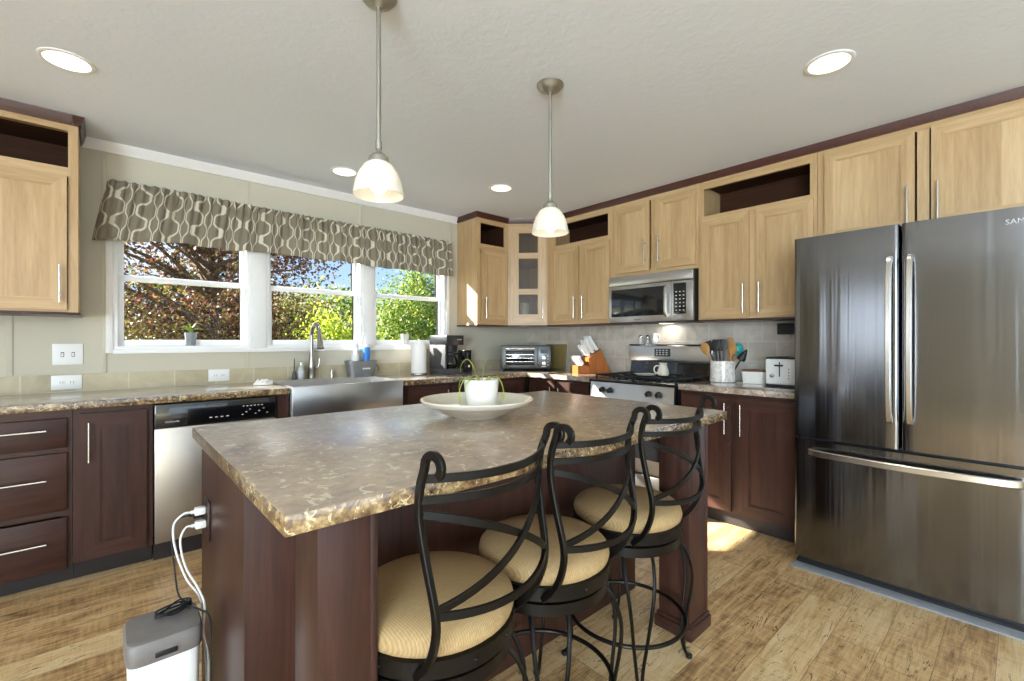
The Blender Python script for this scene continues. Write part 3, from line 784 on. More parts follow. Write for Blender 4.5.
dup(st, (-2.14, -2.765, 0), math.radians(1), 'wrought iron bar stool with tan seat, by the far island post facing the range')

# ------------------------------------------------------------------ refrigerator (local x = -2.955 - Y, y = X)
fr = thing('refrigerator', 'large stainless french door refrigerator with bottom freezer', 'refrigerator', (0, -2.955, 0), RZ)
FW = .91
obj('cabinet', MB().box(0.006, FW - .006, -.76, -.04, .025, 1.755, .006), dgrey, fr)
def bowed(x0, x1, z0, z1, yb, yf, bow, cx, half, edge=.016):
    """door slab with a softly bowed front and rounded vertical edges"""
    pts = [(x0, yb)]; n = 14
    def fy(x): return yf - bow * (1 - ((x - cx) / half) ** 2)
    e = edge
    for i in range(5):
        a = PI / 2 * i / 4; pts.append((x0 + e - e * math.cos(a), fy(x0 + e) + e - e * math.sin(a)))
    for i in range(1, n): 
        x = x0 + e + (x1 - x0 - 2 * e) * i / n; pts.append((x, fy(x)))
    for i in range(5):
        a = PI / 2 * i / 4; pts.append((x1 - e + e * math.sin(a), fy(x1 - e) + e - e * math.cos(a)))
    pts.append((x1, yb))
    return MB().prism(pts, z0, z1, 'xy')
mid = FW / 2 - .008
for i, (x0, x1) in enumerate(((0, mid - .003), (mid + .003, FW))):
    d = obj('door', bowed(x0, x1, .705, 1.768, -.765, -.845, .012, FW / 2, FW / 2), ss_fridge, fr, 50)
    hx0 = x1 - .034 if i == 0 else x0 + .034
    pts = spl([(hx0, -.862, .842), (hx0, -.888, .855), (hx0, -.905, .95), (hx0, -.912, 1.22), (hx0, -.905, 1.49), (hx0, -.888, 1.59), (hx0, -.862, 1.603)], 6)
    obj('handle', MB().tube(pts, 0, rect=(.0155, .010), ref=(1, 0, 0)), nickel, d)
    if i == 1:
        text('brand_lettering', 'SAMSUNG', .03, print_m, d, Matrix.Translation((FW - .128, -.8525, 1.70)) @ Matrix.Rotation(PI / 2, 4, 'X'))
d = obj('freezer_drawer', bowed(0, FW, .062, .690, -.765, -.845, .012, FW / 2, FW / 2), ss_fridge, fr, 50)
pts = spl([(.085, -.86, .635), (.095, -.886, .635), (.2, -.906, .634), (FW / 2, -.917, .632), (FW - .2, -.906, .634), (FW - .095, -.886, .635), (FW - .085, -.86, .635)], 6)
obj('handle', MB().tube(pts, 0, rect=(.010, .0155), ref=(0, 0, 1)), nickel, d)
mb = MB(); mb.box(.01, FW - .01, -.80, -.74, .022, .06, .004)
for k in range(24): mb.box(.05 + k * .033, .07 + k * .033, -.803, -.80, .032, .05)
obj('kick_grille', mb, blk_m, fr)
mb = MB(); mb.box(.0, FW, -.80, -.70, 0.008, .022); obj('roller_base', mb, blk_m, fr)
tag(obj('appliance_mat', MB().box(-.875, -.05, -3.88, -2.948, 0, .008, .003), mat_m), 'thin grey plastic mat under the refrigerator', 'mat')

# ------------------------------------------------------------------ range (local x = -1.402 - Y)
rg = thing('gas_range', 'stainless gas range with black cooktop and grates', 'stove', (0, -1.402, 0), RZ); RW = .762
obj('body', MB().box(0.002, RW - .002, -.625, -.02, .03, .885, .003), blk_m, rg)
obj('cooktop', MB().box(0, RW, -.652, -.065, .885, .905, .006), blk, rg)
mb = MB(); mb.prism([(-.665, .765), (-.625, .765), (-.625, .884), (-.648, .884)], .012, RW - .012, 'yz'); cp = obj('control_panel', mb, ss, rg)
mb = MB(); mb.box(0, RW, -.64, -.626, .752, .764); mb.box(0, .012, -.656, -.625, .765, .884); mb.box(RW - .012, RW, -.656, -.625, .765, .884); obj('panel_trim', mb, blk, rg)
for x in (.135, .21, .55, .632):
    mb = MB(); mb.T = Matrix.Translation((x, -.658, .828)) @ Matrix.Rotation(math.radians(8), 4, 'X')
    mb.lathe([(.022, 0), (.022, -.008), (.018, -.012), (.017, -.032), (.013, -.036)], n=20, axis='y'); mb.box(-.004, .004, -.042, -.02, -.018, .018, .002)
    obj('knob', mb, blk_m, rg)
od = obj('oven_door', MB().box(.006, RW - .006, -.665, -.626, .235, .745, .006), ss, rg)
obj('oven_window', MB().box(.12, RW - .12, -.668, -.6652, .34, .60, .001), oven_glass, od)
mb = MB(); mb.lathe([(.011, 0), (.011, RW - .12)], (.06, -.712, .70), 14, axis='x')
for x in (.085, RW - .085): mb.box(x - .01, x + .01, -.71, -.665, .69, .71, .003)
obj('handle', mb, nickel, od)
dr = obj('bottom_drawer', MB().box(.006, RW - .006, -.66, -.626, .065, .222, .006), ss, rg)
obj('kick_plate', MB().box(.02, RW - .02, -.60, -.58, 0, .06), blk_m, rg)
mb = MB(); mb.prism([(-.075, .905), (-.02, .905), (-.02, 1.035), (-.055, 1.035)], .0, RW, 'yz'); obj('backguard_base', mb, blk, rg)
mb = MB(); mb.box(.0, RW, -.085, -.02, 1.04, 1.178, .01, 3); bg_ = obj('backguard', mb, ss, rg)
obj('display', MB().box(.255, .405, -.088, -.0853, 1.082, 1.15, .003), disp_m, bg_)
mb = MB()
for i in range(3):
    for j in range(4): mb.box(.272 + j * .03, .288 + j * .03, -.0892, -.0881, 1.095 + i * .018, 1.103 + i * .018)
obj('display_buttons', mb, print_m, bg_)
obj('backguard_trim', MB().box(-.004, RW + .004, -.08, -.02, 1.178, 1.186, .003), blk, bg_)
for gx in (.03, RW / 2 + .008):
    gw = RW / 2 - .038; mb = MB()
    zt = .93
    for yy in (-.60, -.36, -.12): mb.box(gx, gx + gw, yy - .006, yy + .006, zt, zt + .012, .002)
    for xx in (0, gw): mb.box(gx + xx - .006, gx + xx + .006, -.606, -.114, zt, zt + .012, .002)
    for yy in (-.48, -.24):
        mb.box(gx + gw / 2 - .005, gx + gw / 2 + .005, yy - .10, yy - .035, zt, zt + .012, .002); mb.box(gx + gw / 2 - .005, gx + gw / 2 + .005, yy + .035, yy + .10, zt, zt + .012, .002)
        mb.box(gx, gx + gw / 2 - .04, yy - .005, yy + .005, zt, zt + .012, .002); mb.box(gx + gw / 2 + .04, gx + gw, yy - .005, yy + .005, zt, zt + .012, .002)
    for xx in (0, gw):
        for yy in (-.60, -.36, -.12): mb.box(gx + xx - .006, gx + xx + .006, yy - .006, yy + .006, .905, zt)
    obj('grate', mb, grate_m, rg)
    for yy in (-.48, -.24): obj('burner', MB().lathe([(.05, .905), (.05, .914), (.036, .914), (.036, .922), (0, .924)], (gx + gw / 2, yy, 0), 24), grate_m, rg)
# ------------------------------------------------------------------ microwave
mw = thing('microwave', 'stainless over the range microwave with black door window', 'microwave', (0, -1.402, 1.366), RZ); MW, MH, MY = .758, .388, -.372
obj('body', MB().box(0, MW, MY, -.002, 0, MH, .004), blk_m, mw)
obj('vent_trim', MB().box(0, MW - .002, MY - .022, MY, MH - .075, MH, .005), ss, mw)
d = obj('door', MB().box(.0, .585, MY - .022, MY, .004, MH - .079, .005), ss, mw)
obj('door_window', MB().box(.03, .53, MY - .0245, MY - .0222, .052, MH - .108, .001), oven_glass, d)
hxx = .553
obj('handle', MB().tube(spl([(hxx, MY - .024, .05), (hxx, MY - .055, .058), (hxx, MY - .062, .15), (hxx, MY - .055, .255), (hxx, MY - .024, .263)], 5), 0, rect=(.013, .009), ref=(1, 0, 0)), nickel, d)
p_ = obj('control_panel', MB().box(.588, MW - .002, MY - .022, MY, .004, MH - .079, .004), ss, mw)
obj('keypad', MB().box(.60, MW - .055, MY - .0245, MY - .0222, .055, MH - .098, .001), blk, p_)
mb = MB()
for i in range(6):
    for j in range(3): mb.box(.618 + j * .03, .63 + j * .03, MY - .0252, MY - .0246, .08 + i * .028, .087 + i * .028)
obj('keypad_print', mb, print_m, p_)
text('brand_lettering', 'FRIGIDAIRE', .013, dgrey, d, Matrix.Translation((.25, MY - .0226, .02)) @ Matrix.Rotation(PI / 2, 4, 'X'))
mb = MB(); mb.box(.06, .30, -.34, -.08, -.006, -.0005, .002); mb.box(.44, .70, -.34, -.08, -.006, -.0005, .002); obj('grease_filter', mb, dgrey, mw)
obj('cooktop_lamp', MB().box(.32, .42, -.12, -.05, -.006, -.0005, .002), led_m, mw)
lp = lamp('cooktop_light', 'AREA', (.37, -.085, -.012), .6, (1, .95, .86), (0, 0, -1), shape='RECTANGLE', size=.1, size_y=.07); lp.parent = mw

# ------------------------------------------------------------------ dishwasher
dw = thing('dishwasher', 'stainless dishwasher with black control strip under the counter', 'dishwasher', (-3.442, 0, 0)); DW = .615
obj('tub', MB().box(0.004, DW - .004, -.58, -.03, .09, .868), blk_m, dw)
d = obj('door', MB().box(.004, DW - .004, -.632, -.581, .105, .735, .006), ss_v, dw)
c_ = obj('control_strip', MB().box(.004, DW - .004, -.64, -.581, .738, .868, .006), blk, dw)
text('brand_lettering', 'FRIGIDAIRE', .0125, print_m, c_, Matrix.Translation((.05, -.6405, .765)) @ Matrix.Rotation(PI / 2, 4, 'X'))
mb = MB()
for x in (.255, .283, .311, .339): mb.box(x, x + .014, -.641, -.6402, .77, .775)
for i, x in enumerate((.42, .44, .46, .49, .51, .535, .555)): mb.box(x, x + .009, -.641, -.6402, .77 + (i % 3) * .014, .775 + (i % 3) * .014)
for i in range(6): mb.box(.425 + i * .02, .435 + i * .02, -.641, -.6402, .82, .825)
obj('button_print', mb, print_m, c_)
obj('vent_slot', MB().box(.24, .345, -.6412, -.6402, .838, .850), dgrey, c_)
obj('kick_panel', MB().box(.004, DW - .004, -.575, -.56, 0.0, .1), kick_m, dw)

# ------------------------------------------------------------------ sink and things round it
sk = thing('apron_sink', 'stainless apron front sink set into the counter', 'sink', (-2.35, -.39, .66))
mb = MB(); x0, x1, y0, y1, zt, zb = -.395, .395, -.275, .275, .262, -.0
mb.box(x0, x1, y0, y0 + .02, zb, zt, .008); mb.box(x0, x0 + .015, y0 + .02, y1, .06, zt); mb.box(x1 - .015, x1, y0 + .02, y1, .06, zt); mb.box(x0 + .015, x1 - .015, y1 - .015, y1, .06, zt); mb.box(x0 + .015, x1 - .015, y0 + .02, y1 - .015, .045, .06)
obj('basin', mb, ss, sk)
obj('drain', MB().lathe([(.045, .0605), (.045, .066), (.03, .066), (.028, .062), (0, .062)], n=24), chrome, sk)
fa = thing('faucet', 'tall gooseneck pull down faucet behind the sink', 'faucet', (-2.43, -.075, .9145))
obj('base', MB().lathe([(.034, 0), (.034, .008), (.027, .014), (.026, .075), (.029, .08), (.027, .11), (.020, .17), (.016, .21)], n=24), faucet_m, fa)
obj('neck', MB().tube(spl([(0, 0, .19), (0, 0, .30), (0, -.004, .36), (0, -.045, .415), (0, -.095, .428), (0, -.145, .405), (0, -.172, .35), (0, -.183, .315)], 6), .0155, 14), faucet_m, fa)
obj('spray_head', MB().tube([(0, -.182, .325), (0, -.186, .30), (0, -.196, .255), (0, -.199, .245)], .023, 16, taper=lambda t: .72 + .5 * t), faucet_m, fa)
obj('lever', MB().tube(spl([(.02, 0, .085), (.045, -.004, .092), (.055, -.006, .12), (.058, -.008, .165)], 5), .007, 10), faucet_m, fa)
sd = thing('soap_bottle', 'clear soap bottle with a grey label left of the faucet', 'bottle', (-2.507, -.072, .9145))
obj('bottle', MB().lathe([(.022, 0), (.025, .006), (.025, .085), (.018, .098), (.011, .105), (.011, .115)], n=20), plain('pale_grey_soap', '#b9c4c4', .25), sd)
obj('label', MB().lathe([(.0255, .022), (.0255, .07)], n=20), print_m, sd)
obj('pump', MB().lathe([(.011, .115), (.011, .128), (.004, .13), (.004, .148), (0, .149)], n=14).tube([(0, 0, .145), (0, -.025, .142)], .004, 8), nickel, sd)
bs = tag(obj('bottle_brush', MB().lathe([(.016, 0), (.018, .01), (.013, .055), (.006, .075), (.005, .12), (.003, .165), (0, .168)], n=16), dgrey), 'slim grey pointed dish brush left of the soap bottle', 'brush'); bs.location = (-2.553, -.062, .9145)
ag = thing('soap_dispenser', 'small chrome soap dispenser between the faucet and grey bin', 'dispenser', (-2.27, -.065, .9145))
obj('base', MB().lathe([(.02, 0), (.02, .006), (.014, .01), (.013, .04)], n=18), nickel, ag)
obj('spout', MB().lathe([(.009, .04), (.009, .062), (.012, .064), (.010, .074), (0, .076)], n=16).tube([(0, 0, .066), (0, -.03, .064), (0, -.036, .056)], .004, 8), nickel, ag)
# grey bin caddy
gb = thing('caddy_bin', 'grey metal caddy bin on the counter right of the faucet', 'bin', (-2.035, -.085, .9145))
def ovalring(sx, sy, z, n=36): return [(sx * math.cos(2 * PI * k / n), sy * math.sin(2 * PI * k / n), z) for k in range(n)]
def loft(rings, cap0=True, cap1=True):
    n = len(rings[0]); vs = [p for r_ in rings for p in r_]; fs = []
    for i in range(len(rings) - 1):
        for k in range(n): fs.append([i * n + k, i * n + (k + 1) % n, (i + 1) * n + (k + 1) % n, (i + 1) * n + k])
    if cap0: fs.append(list(range(n))[::-1])
    if cap1: fs.append([(len(rings) - 1) * n + k for k in range(n)])
    return MB().raw(vs, fs)
def srect(sx, sy, z, e=4.0, n=40):
    o = []
    for k in range(n):
        a = 2 * PI * k / n; c, s_ = math.cos(a), math.sin(a)
        o.append((sx * math.copysign(abs(c) ** (2 / e), c), sy * math.copysign(abs(s_) ** (2 / e), s_), z))
    return o
obj('bucket', loft([srect(.105, .052, 0), srect(.112, .056, .02), srect(.128, .066, .13), srect(.132, .069, .131), srect(.132, .069, .137), srect(.126, .064, .137), srect(.108, .052, .012)]), grey_bin, gb)
mb = MB()
for k in range(5): mb.box(-.012 + k * .014, -.002 + k * .014, -.0645, -.0600, .066, .078)
obj('lettering', mb, white_pl, gb)
obj('handle', MB().tube(spl([(.128, 0, .11), (.142, -.012, .085), (.15, -.02, .06), (.145, -.01, .045)], 5), .003, 8), dgrey, gb)
sb = thing('spray_bottle', 'white spray bottle standing in the grey caddy bin', 'bottle', (-2.083, -.085, .9275))
obj('bottle', MB().lathe([(.03, 0), (.032, .01), (.032, .15), (.024, .18), (.013, .2), (.013, .222)], n=20), white_pl, sb)
obj('trigger_head', MB().box(-.014, .014, -.04, .024, .236, .275, .008).cyl((0, 0, .218), .016, .02, 14).tube([(0, -.022, .24), (0, -.034, .215), (0, -.024, .19)], .005, 8), white_pl, sb)
bb = thing('blue_bottle', 'blue bottle with a white cap standing in the grey caddy bin', 'bottle', (-1.985, -.085, .9275))
obj('bottle', MB().lathe([(.024, 0), (.028, .008), (.028, .225), (.026, .235)], n=20), blue_m, bb)
obj('cap', MB().lathe([(.026, .235), (.026, .256), (.022, .262), (0, .262)], n=20), white_pl, bb)
# crumpled tissue
mb = MB(); n = 18; vs = []; fs = []
for i in range(n):
    for j in range(n):
        u, v = i / (n - 1) - .5, j / (n - 1) - .5
        z = .012 + .028 * abs(math.sin(9 * u + 4 * v) * math.cos(11 * v - 3 * u)) * (1.1 - 1.6 * (u * u + v * v))
        vs.append((u * .10 * (1 + .3 * math.sin(7 * v)), v * .08 * (1 + .3 * math.cos(6 * u)), max(.001, z if abs(u) < .45 and abs(v) < .45 else .002)))
for i in range(n - 1):
    for j in range(n - 1): fs.append([i * n + j, (i + 1) * n + j, (i + 1) * n + j + 1, i * n + j + 1])
t_ = tag(obj('tissue', mb.raw(vs, fs), paper_m), 'crumpled white tissue on the counter at the left end of the sink', 'tissue'); t_.location = (-2.82, -.30, .9145)
# paper towel
pt = thing('paper_towel', 'white paper towel roll on a metal stand by the coffee maker', 'paper towel', (-1.545, -.19, .9145))
obj('stand', MB().lathe([(.066, 0), (.068, .004), (.066, .014), (.01, .016), (.006, .02), (.006, .30), (.010, .305), (.009, .318), (0, .322)], n=28), nickel, pt)
obj('roll', MB().lathe([(.02, .017), (.066, .017), (.066, .285), (.02, .285)], n=36, closed=True), paper_m, pt)
# coffee maker
cmk = thing('coffee_maker', 'black and steel drip coffee maker with glass carafe', 'coffee maker', (-1.255, -.20, .9145), math.radians(6))
mb = MB(); mb.box(-.10, .10, -.12, .13, 0, .045, .008); mb.box(-.10, .10, .02, .13, .045, .27, .006); mb.box(-.10, -.082, -.10, .02, .045, .27, .003)
obj('housing', mb, dgrey, cmk)
obj('brew_head', MB().box(-.102, .102, -.125, .132, .262, .352, .008), steel('black_stainless', '#5a5b5e', .3, 'x'), cmk)
obj('filter_basket', MB().lathe([(.045, .195), (.06, .2), (.07, .262)], (.0, -.05, 0), 24), blk_m, cmk)
mb = MB()
for k in range(6): mb.box(.02 + k * .009, .026 + k * .009, -.1268, -.1252, .308, .318)
obj('lettering', mb, print_m, cmk)
obj('warming_plate', MB().cyl((0, -.05, .045), .066, .006, 28), blk, cmk)
cf = obj('carafe', MB().lathe([(.05, .052), (.066, .06), (.072, .095), (.06, .14), (.045, .165), (.05, .178)], (0, -.05, 0), 28), carafe_m, cmk)
obj('carafe_band', MB().lathe([(.0515, .168), (.053, .178), (.051, .19), (.0, .192)], (0, -.05, 0), 28), blk_m, cf)
obj('carafe_handle', MB().tube(spl([(.045, -.06, .182), (.08, -.07, .18), (.095, -.075, .15), (.09, -.072, .10), (.07, -.065, .08)], 5), 0, rect=(.009, .006)), blk, cf)
obj('coffee', MB().lathe([(.0485, .0535), (.064, .061), (.069, .085), (0, .086)], (0, -.05, 0), 28), plain('dark_coffee', '#1d100a', .2), cf)
# grinder
gr = thing('coffee_grinder', 'black coffee grinder in the corner beside the coffee maker', 'grinder', (-.985, -.11, .9145))
obj('base', MB().box(-.05, .05, -.06, .06, 0, .10, .01), blk_m, gr)
obj('hopper', MB().box(-.045, .045, -.055, .055, .112, .21, .008), blk, gr)
obj('collar', MB().box(-.047, .047, -.057, .057, .1, .112), dgrey, gr)
obj('dial', MB().lathe([(.016, 0), (.014, -.014), (0, -.014)], (0, -.06, .055), 16, axis='y'), nickel, gr)
# toaster oven across the corner
to = thing('toaster_oven', 'grey toaster oven set across the counter corner', 'toaster oven', (-.37, -.34, .9145), math.radians(-43))
obj('body', MB().box(-.255, .255, -.14, .14, .015, .255, .012), steel('grey_oven_shell', '#6a6b6a', .35, 'x'), to)
d = obj('door', MB().box(-.235, .115, -.152, -.141, .03, .24, .004), steel('grey_oven_frame', '#747572', .35, 'x'), to)
obj('door_glass', MB().box(-.205, .085, -.1545, -.1522, .055, .205, .001), oven_glass, d)
mb = MB()
for z in (.09, .125, .16): mb.box(-.195, .075, -.1555, -.1548, z, z + .004)
obj('rack_wires', mb, nickel, d)
obj('handle', MB().lathe([(.008, 0), (.008, .29)], (-.205, -.178, .222), 12, axis='x').box(-.195, -.18, -.178, -.152, .217, .227).box(.06, .075, -.178, -.152, .217, .227), nickel, d)
cp = obj('control_panel', MB().box(.12, .248, -.1515, -.141, .03, .24, .003), steel('dark_oven_panel', '#5f6062', .35, 'x'), to)
for z in (.075, .13): obj('knob', MB().lathe([(.019, 0), (.017, -.02), (0, -.021)], (.18, -.1518, z), 18, axis='y'), nickel, cp)
mb = MB(); mb.box(.145, .222, -.1535, -.1518, .175, .218)
obj('display', mb, disp_m, cp)
mb = MB()
for z in (.055, .085, .115, .145): mb.box(.214, .226, -.1535, -.1518, z, z + .008)
mb.box(.155, .205, -.1535, -.1518, .04, .048); obj('button_print', mb, print_m, cp)
mb = MB()
for x in (-.22, .22):
    for y in (-.11, .11): mb.cyl((x, y, 0), .012, .0155, 12)
obj('foot', mb, blk_m, to)
# cutting board leaning on the tile
mb = MB(); mb.box(-.011, .011, -.15, .15, 0, .265, .01, 3); cb = tag(obj('cutting_board', mb, bamboo), 'olive wooden cutting board leaning on the tile right of the toaster oven', 'cutting board')
cb.location = (-.055, -.45, .916); cb.rotation_euler = (0, math.radians(7), 0)
# knife block (local x = right in the photo)
KR = math.radians(-25); KS = 1.35
kb = thing('knife_block', 'honey brown slanted knife block left of the range', 'knife block', (-.26, -1.085, .9145), KR)
def ksc(P): return [(x * KS, z * KS) for x, z in P]
mb = MB(); mb.prism(ksc([(-.02, 0), (.135, 0), (.055, .165), (-.035, .105)]), -.06 * KS, .06 * KS, 'xz'); mb.prism(ksc([(-.115, 0), (-.0205, 0), (-.032, .055), (-.115, .055)]), -.06 * KS, .06 * KS, 'xz')
obj('block', mb, block_m, kb)
def knife(x, y, z, ln, mat, lab, w=.009, bw=.008):
    a = math.radians(32); M = Matrix.Translation((x * KS, y * KS, z * KS)) @ Matrix.Rotation(-a, 4, 'Y')
    k = thing('knife', lab, 'knife', (0, 0, 0), 0, 'white handled knives in the knife block')
    k.matrix_world = Matrix.Translation(kb.location) @ Matrix.Rotation(KR, 4, 'Z') @ M
    w *= KS; bw *= KS; ln *= KS * .85
    obj('handle', MB().tube(spl([(0, 0, .004), (0.002, 0, ln * .3), (-.001, 0, ln * .65), (.004, 0, ln)], 4), 0, rect=(w, bw * .8), ref=(0, 1, 0)), mat, k)
    obj('bolster', MB().box(-w * .8, w * .8, -bw * .7, bw * .7, -.003, .006, .002), nickel, k)
for q_, t in enumerate((.18, .5, .82)):
    for y in (-.04, .0, .04):
        knife(-.035 + .09 * t - .003, y, .105 + .06 * t + .005, (.10, .12, .13)[q_], white_pl, ('white handled knife in the lowest row of the tall part of the knife block', 'white handled knife in the middle row of the tall part of the knife block', 'white handled knife in the top row of the knife block')[q_])
for q_ in range(6):
    knife(-.075, -.05 + q_ * .02, .060, .075, white_pl, 'short white handled steak knife in the low front row of the knife block', .011, .0098)

# utensil crock
ck = thing('utensil_crock', 'white marble utensil crock beside the range', 'crock', (-.225, -2.303, .9145))
obj('crock', MB().lathe([(.083, 0), (.087, .004), (.087, .15), (.084, .154), (.079, .154), (.079, .012), (0, .012)], n=40), marble, ck)
def utensil(nm, lab, cat, dx, dy, tilt, az, ln, mat, head):
    k = thing(nm, lab, cat, (-.225 + dx, -2.303 + dy, .9275))
    k.rotation_mode = 'QUATERNION'
    k.rotation_quaternion = Quaternion((math.cos(az), math.sin(az), 0), math.radians(tilt))
    obj('handle', MB().cyl((0, 0, 0), .006, ln, 10), mat, k)
    hd, hm = head; obj('head', hd(ln), hm, k)
def spoon(r_, sz):
    return lambda z: MB().lathe([(0, z - .005), (r_ * .5, z), (r_, z + r_ * .7), (r_ * .95, z + r_ * 1.5), (r_ * .5, z + r_ * 2.1), (0, z + r_ * 2.25)], n=18) if sz > .9 else loft([[(.006 * s_, r_ * k * c_, z + t) for c_, s_ in [(math.cos(2 * PI * q / 16), math.sin(2 * PI * q / 16)) for q in range(16)]] for k, t in ((.2, 0), (.7, r_ * .6), (1, r_ * 1.5), (.9, r_ * 2.2), (.4, r_ * 2.7))])
def slot(z):
    mb = MB(); w = .032
    mb.box(-.003, .003, -w, w, z, z + .012)
    for x in (-.029, -.0145, 0, .0145, .029): mb.box(-.003, .003, x - .004, x + .004, z + .012, z + .075)
    mb.box(-.003, .003, -w, w, z + .075, z + .085); return mb
# azimuth: axis of tilt; positive tilt about (cos az, sin az)
utensil('wooden_spoon', 'wooden spoon leaning out at the left of the utensil crock', 'spoon', 0, .03, -24, 0, .20, spoon_m, (spoon(.036, .5), spoon_m))
utensil('black_turner', 'black flat turner behind the wooden spoon in the crock', 'turner', .02, .03, -19, 0.1, .225, blk_m, (lambda z: MB().box(-.003, .003, -.035, .035, z, z + .075, .002), blk_m))
utensil('black_spoon', 'black serving spoon left of centre in the crock', 'spoon', -.02, .015, -9, -.3, .21, blk_m, (spoon(.034, .5), blk_m))
utensil('slotted_turner', 'black slotted turner in the middle of the crock', 'turner', .0, .01, -4, .2, .215, blk_m, (slot, blk_m))
utensil('grey_ladle', 'grey ladle with narrow handle in the middle of the crock', 'ladle', -.02, -.005, 3, .2, .22, dgrey, (spoon(.03, .5), dgrey))
utensil('pale_spoon', 'pale wooden spoon right of centre in the crock', 'spoon', .01, -.02, 7, -.3, .215, spoon_m, (spoon(.036, .5), spoon_m))
utensil('wooden_spatula', 'wooden spatula leaning right at the front of the crock', 'spatula', -.03, -.03, 15, -.2, .19, spoon_m, (spoon(.030, .5), spoon_m))
utensil('teal_spoon', 'teal silicone spoon on the right side of the crock', 'spoon', .02, -.03, 16, .2, .20, spoon_m, (spoon(.036, 1), teal_m))
utensil('black_masher', 'black pointed utensil leaning out at the far right of the crock', 'utensil', .01, -.035, 30, .0, .175, blk_m, (lambda z: MB().lathe([(.028, z), (.03, z + .012), (.018, z + .05), (.006, z + .085), (0, z + .088)], n=16), blk_m))
# butter dish
bd = thing('butter_dish', 'white butter dish with a wooden lid edge beside the toaster', 'butter dish', (-.19, -2.515, .9145))
obj('dish', loft([srect(.045, .07, 0), srect(.05, .075, .004), srect(.056, .082, .08), srect(.056, .082, .084)]), white_cer, bd)
obj('lid', loft([srect(.058, .084, .0845), srect(.058, .084, .093), srect(.05, .076, .096)]), wood('brown_lid_wood', [(0.2, '#6b4a30'), (.5, '#876242'), (.8, '#a07d58')], 'y', .5, 0), bd)
obj('tray', MB().box(-.062, .062, -.09, .098, -.0, .003, .001), white_cer, bd)
# toaster
ts = thing('toaster', 'white four slice toaster next to the refrigerator', 'toaster', (-.30, -2.665, .9145))
T0 = .0; 
obj('body', MB().box(-.09, .15, -.17, .015 + .0, .018, .185, .014, 3), white_pl, ts)
mb = MB(); mb.box(-.088, .148, -.168, .013, .003, .0175, .003); obj('base', mb, blk_m, ts)
obj('top_trim', MB().box(-.086, .146, -.166, .011, .1855, .195, .004), blk_m, ts)
mb = MB(); mb.box(-.0925, -.0902, -.075, -.069, .07, .165); obj('lever_slot', mb, blk_m, ts)
obj('lever', MB().box(-.11, -.0925, -.095, -.045, .138, .148, .003), blk_m, ts)
obj('dial', MB().lathe([(.014, 0), (.012, -.014), (0, -.015)], (-.0905, -.03, .075), 16, axis='x'), nickel, ts)
mb = MB()
for z in (.06, .08, .1, .12): mb.sphere((-.0905, -.125, z), .004, 8)
obj('button', mb, dgrey, ts)
# teapot on the range
tp = thing('cream_pitcher', 'small cream ceramic pitcher on the range grate', 'pitcher', (-.34, -1.885, .9425)); tp.scale = (.8, .8, .8)
obj('body', MB().lathe([(.0, 0), (.05, 0), (.058, .012), (.054, .045), (.040, .085), (.034, .105), (.042, .125), (.038, .125), (.03, .105), (.05, .03), (0, .01)], n=28), cream_cer, tp)
obj('handle', MB().tube(spl([(-.02, .035, .095), (-.03, .065, .092), (-.035, .08, .06), (-.03, .07, .03), (-.02, .05, .022)], 5), .006, 10), cream_cer, tp)
sr = thing('spoon_rest', 'cream ceramic spoon rest on the range left of the pitcher', 'spoon rest', (-.42, -1.78, .9425), .5)
obj('dish', loft([ovalring(.03, .07, 0), ovalring(.042, .09, .012), ovalring(.045, .095, .014), ovalring(.036, .082, .008)]), cream_cer, sr)
# shakers on the backguard
for k, (y, lab) in enumerate(((-1.50, 'salt shaker on the range back, leftmost of the pair'), (-1.572, 'pepper shaker on the range back, right of the salt shaker'))):
    s_ = thing('shaker', 'small glass ' + lab, 'shaker', (-.052, y, 1.1865), 0, 'shakers on the range back')
    obj('jar', MB().lathe([(.02, 0), (.022, .004), (.018, .05), (.016, .058)], n=18), plain('milky_shaker_glass', '#d5d2ca' if k == 0 else '#a9a49b', .2, coat=.5), s_)
    obj('cap', MB().lathe([(.018, .058), (.018, .07), (.013, .08), (0, .083)], n=18), nickel, s_)
s_ = thing('white_pitcher', 'small white pitcher on the range back, right of the shakers', 'pitcher', (-.052, -1.64, 1.1865))
obj('body', MB().lathe([(.02, 0), (.026, .01), (.028, .04), (.02, .07), (.027, .098), (.024, .098), (.017, .07), (0, .02)], n=20), white_cer, s_)
obj('handle', MB().tube(spl([(0, -.018, .08), (0, -.042, .075), (0, -.042, .045), (0, -.026, .03)], 5), .004, 8), white_cer, s_)
# dark holder on the tile near the fridge
kh = thing('wall_holder', 'black holder fixed to the tile under the cabinet by the refrigerator', 'holder', (-.0125, -2.72, 1.262))
obj('bar', MB().box(-.05, 0, -.11, .105, .0, .078, .004), blk_m, kh)
obj('bracket', MB().tube([(-.02, .03, 0), (-.02, .03, -.02)], .004, 8), nickel, kh)

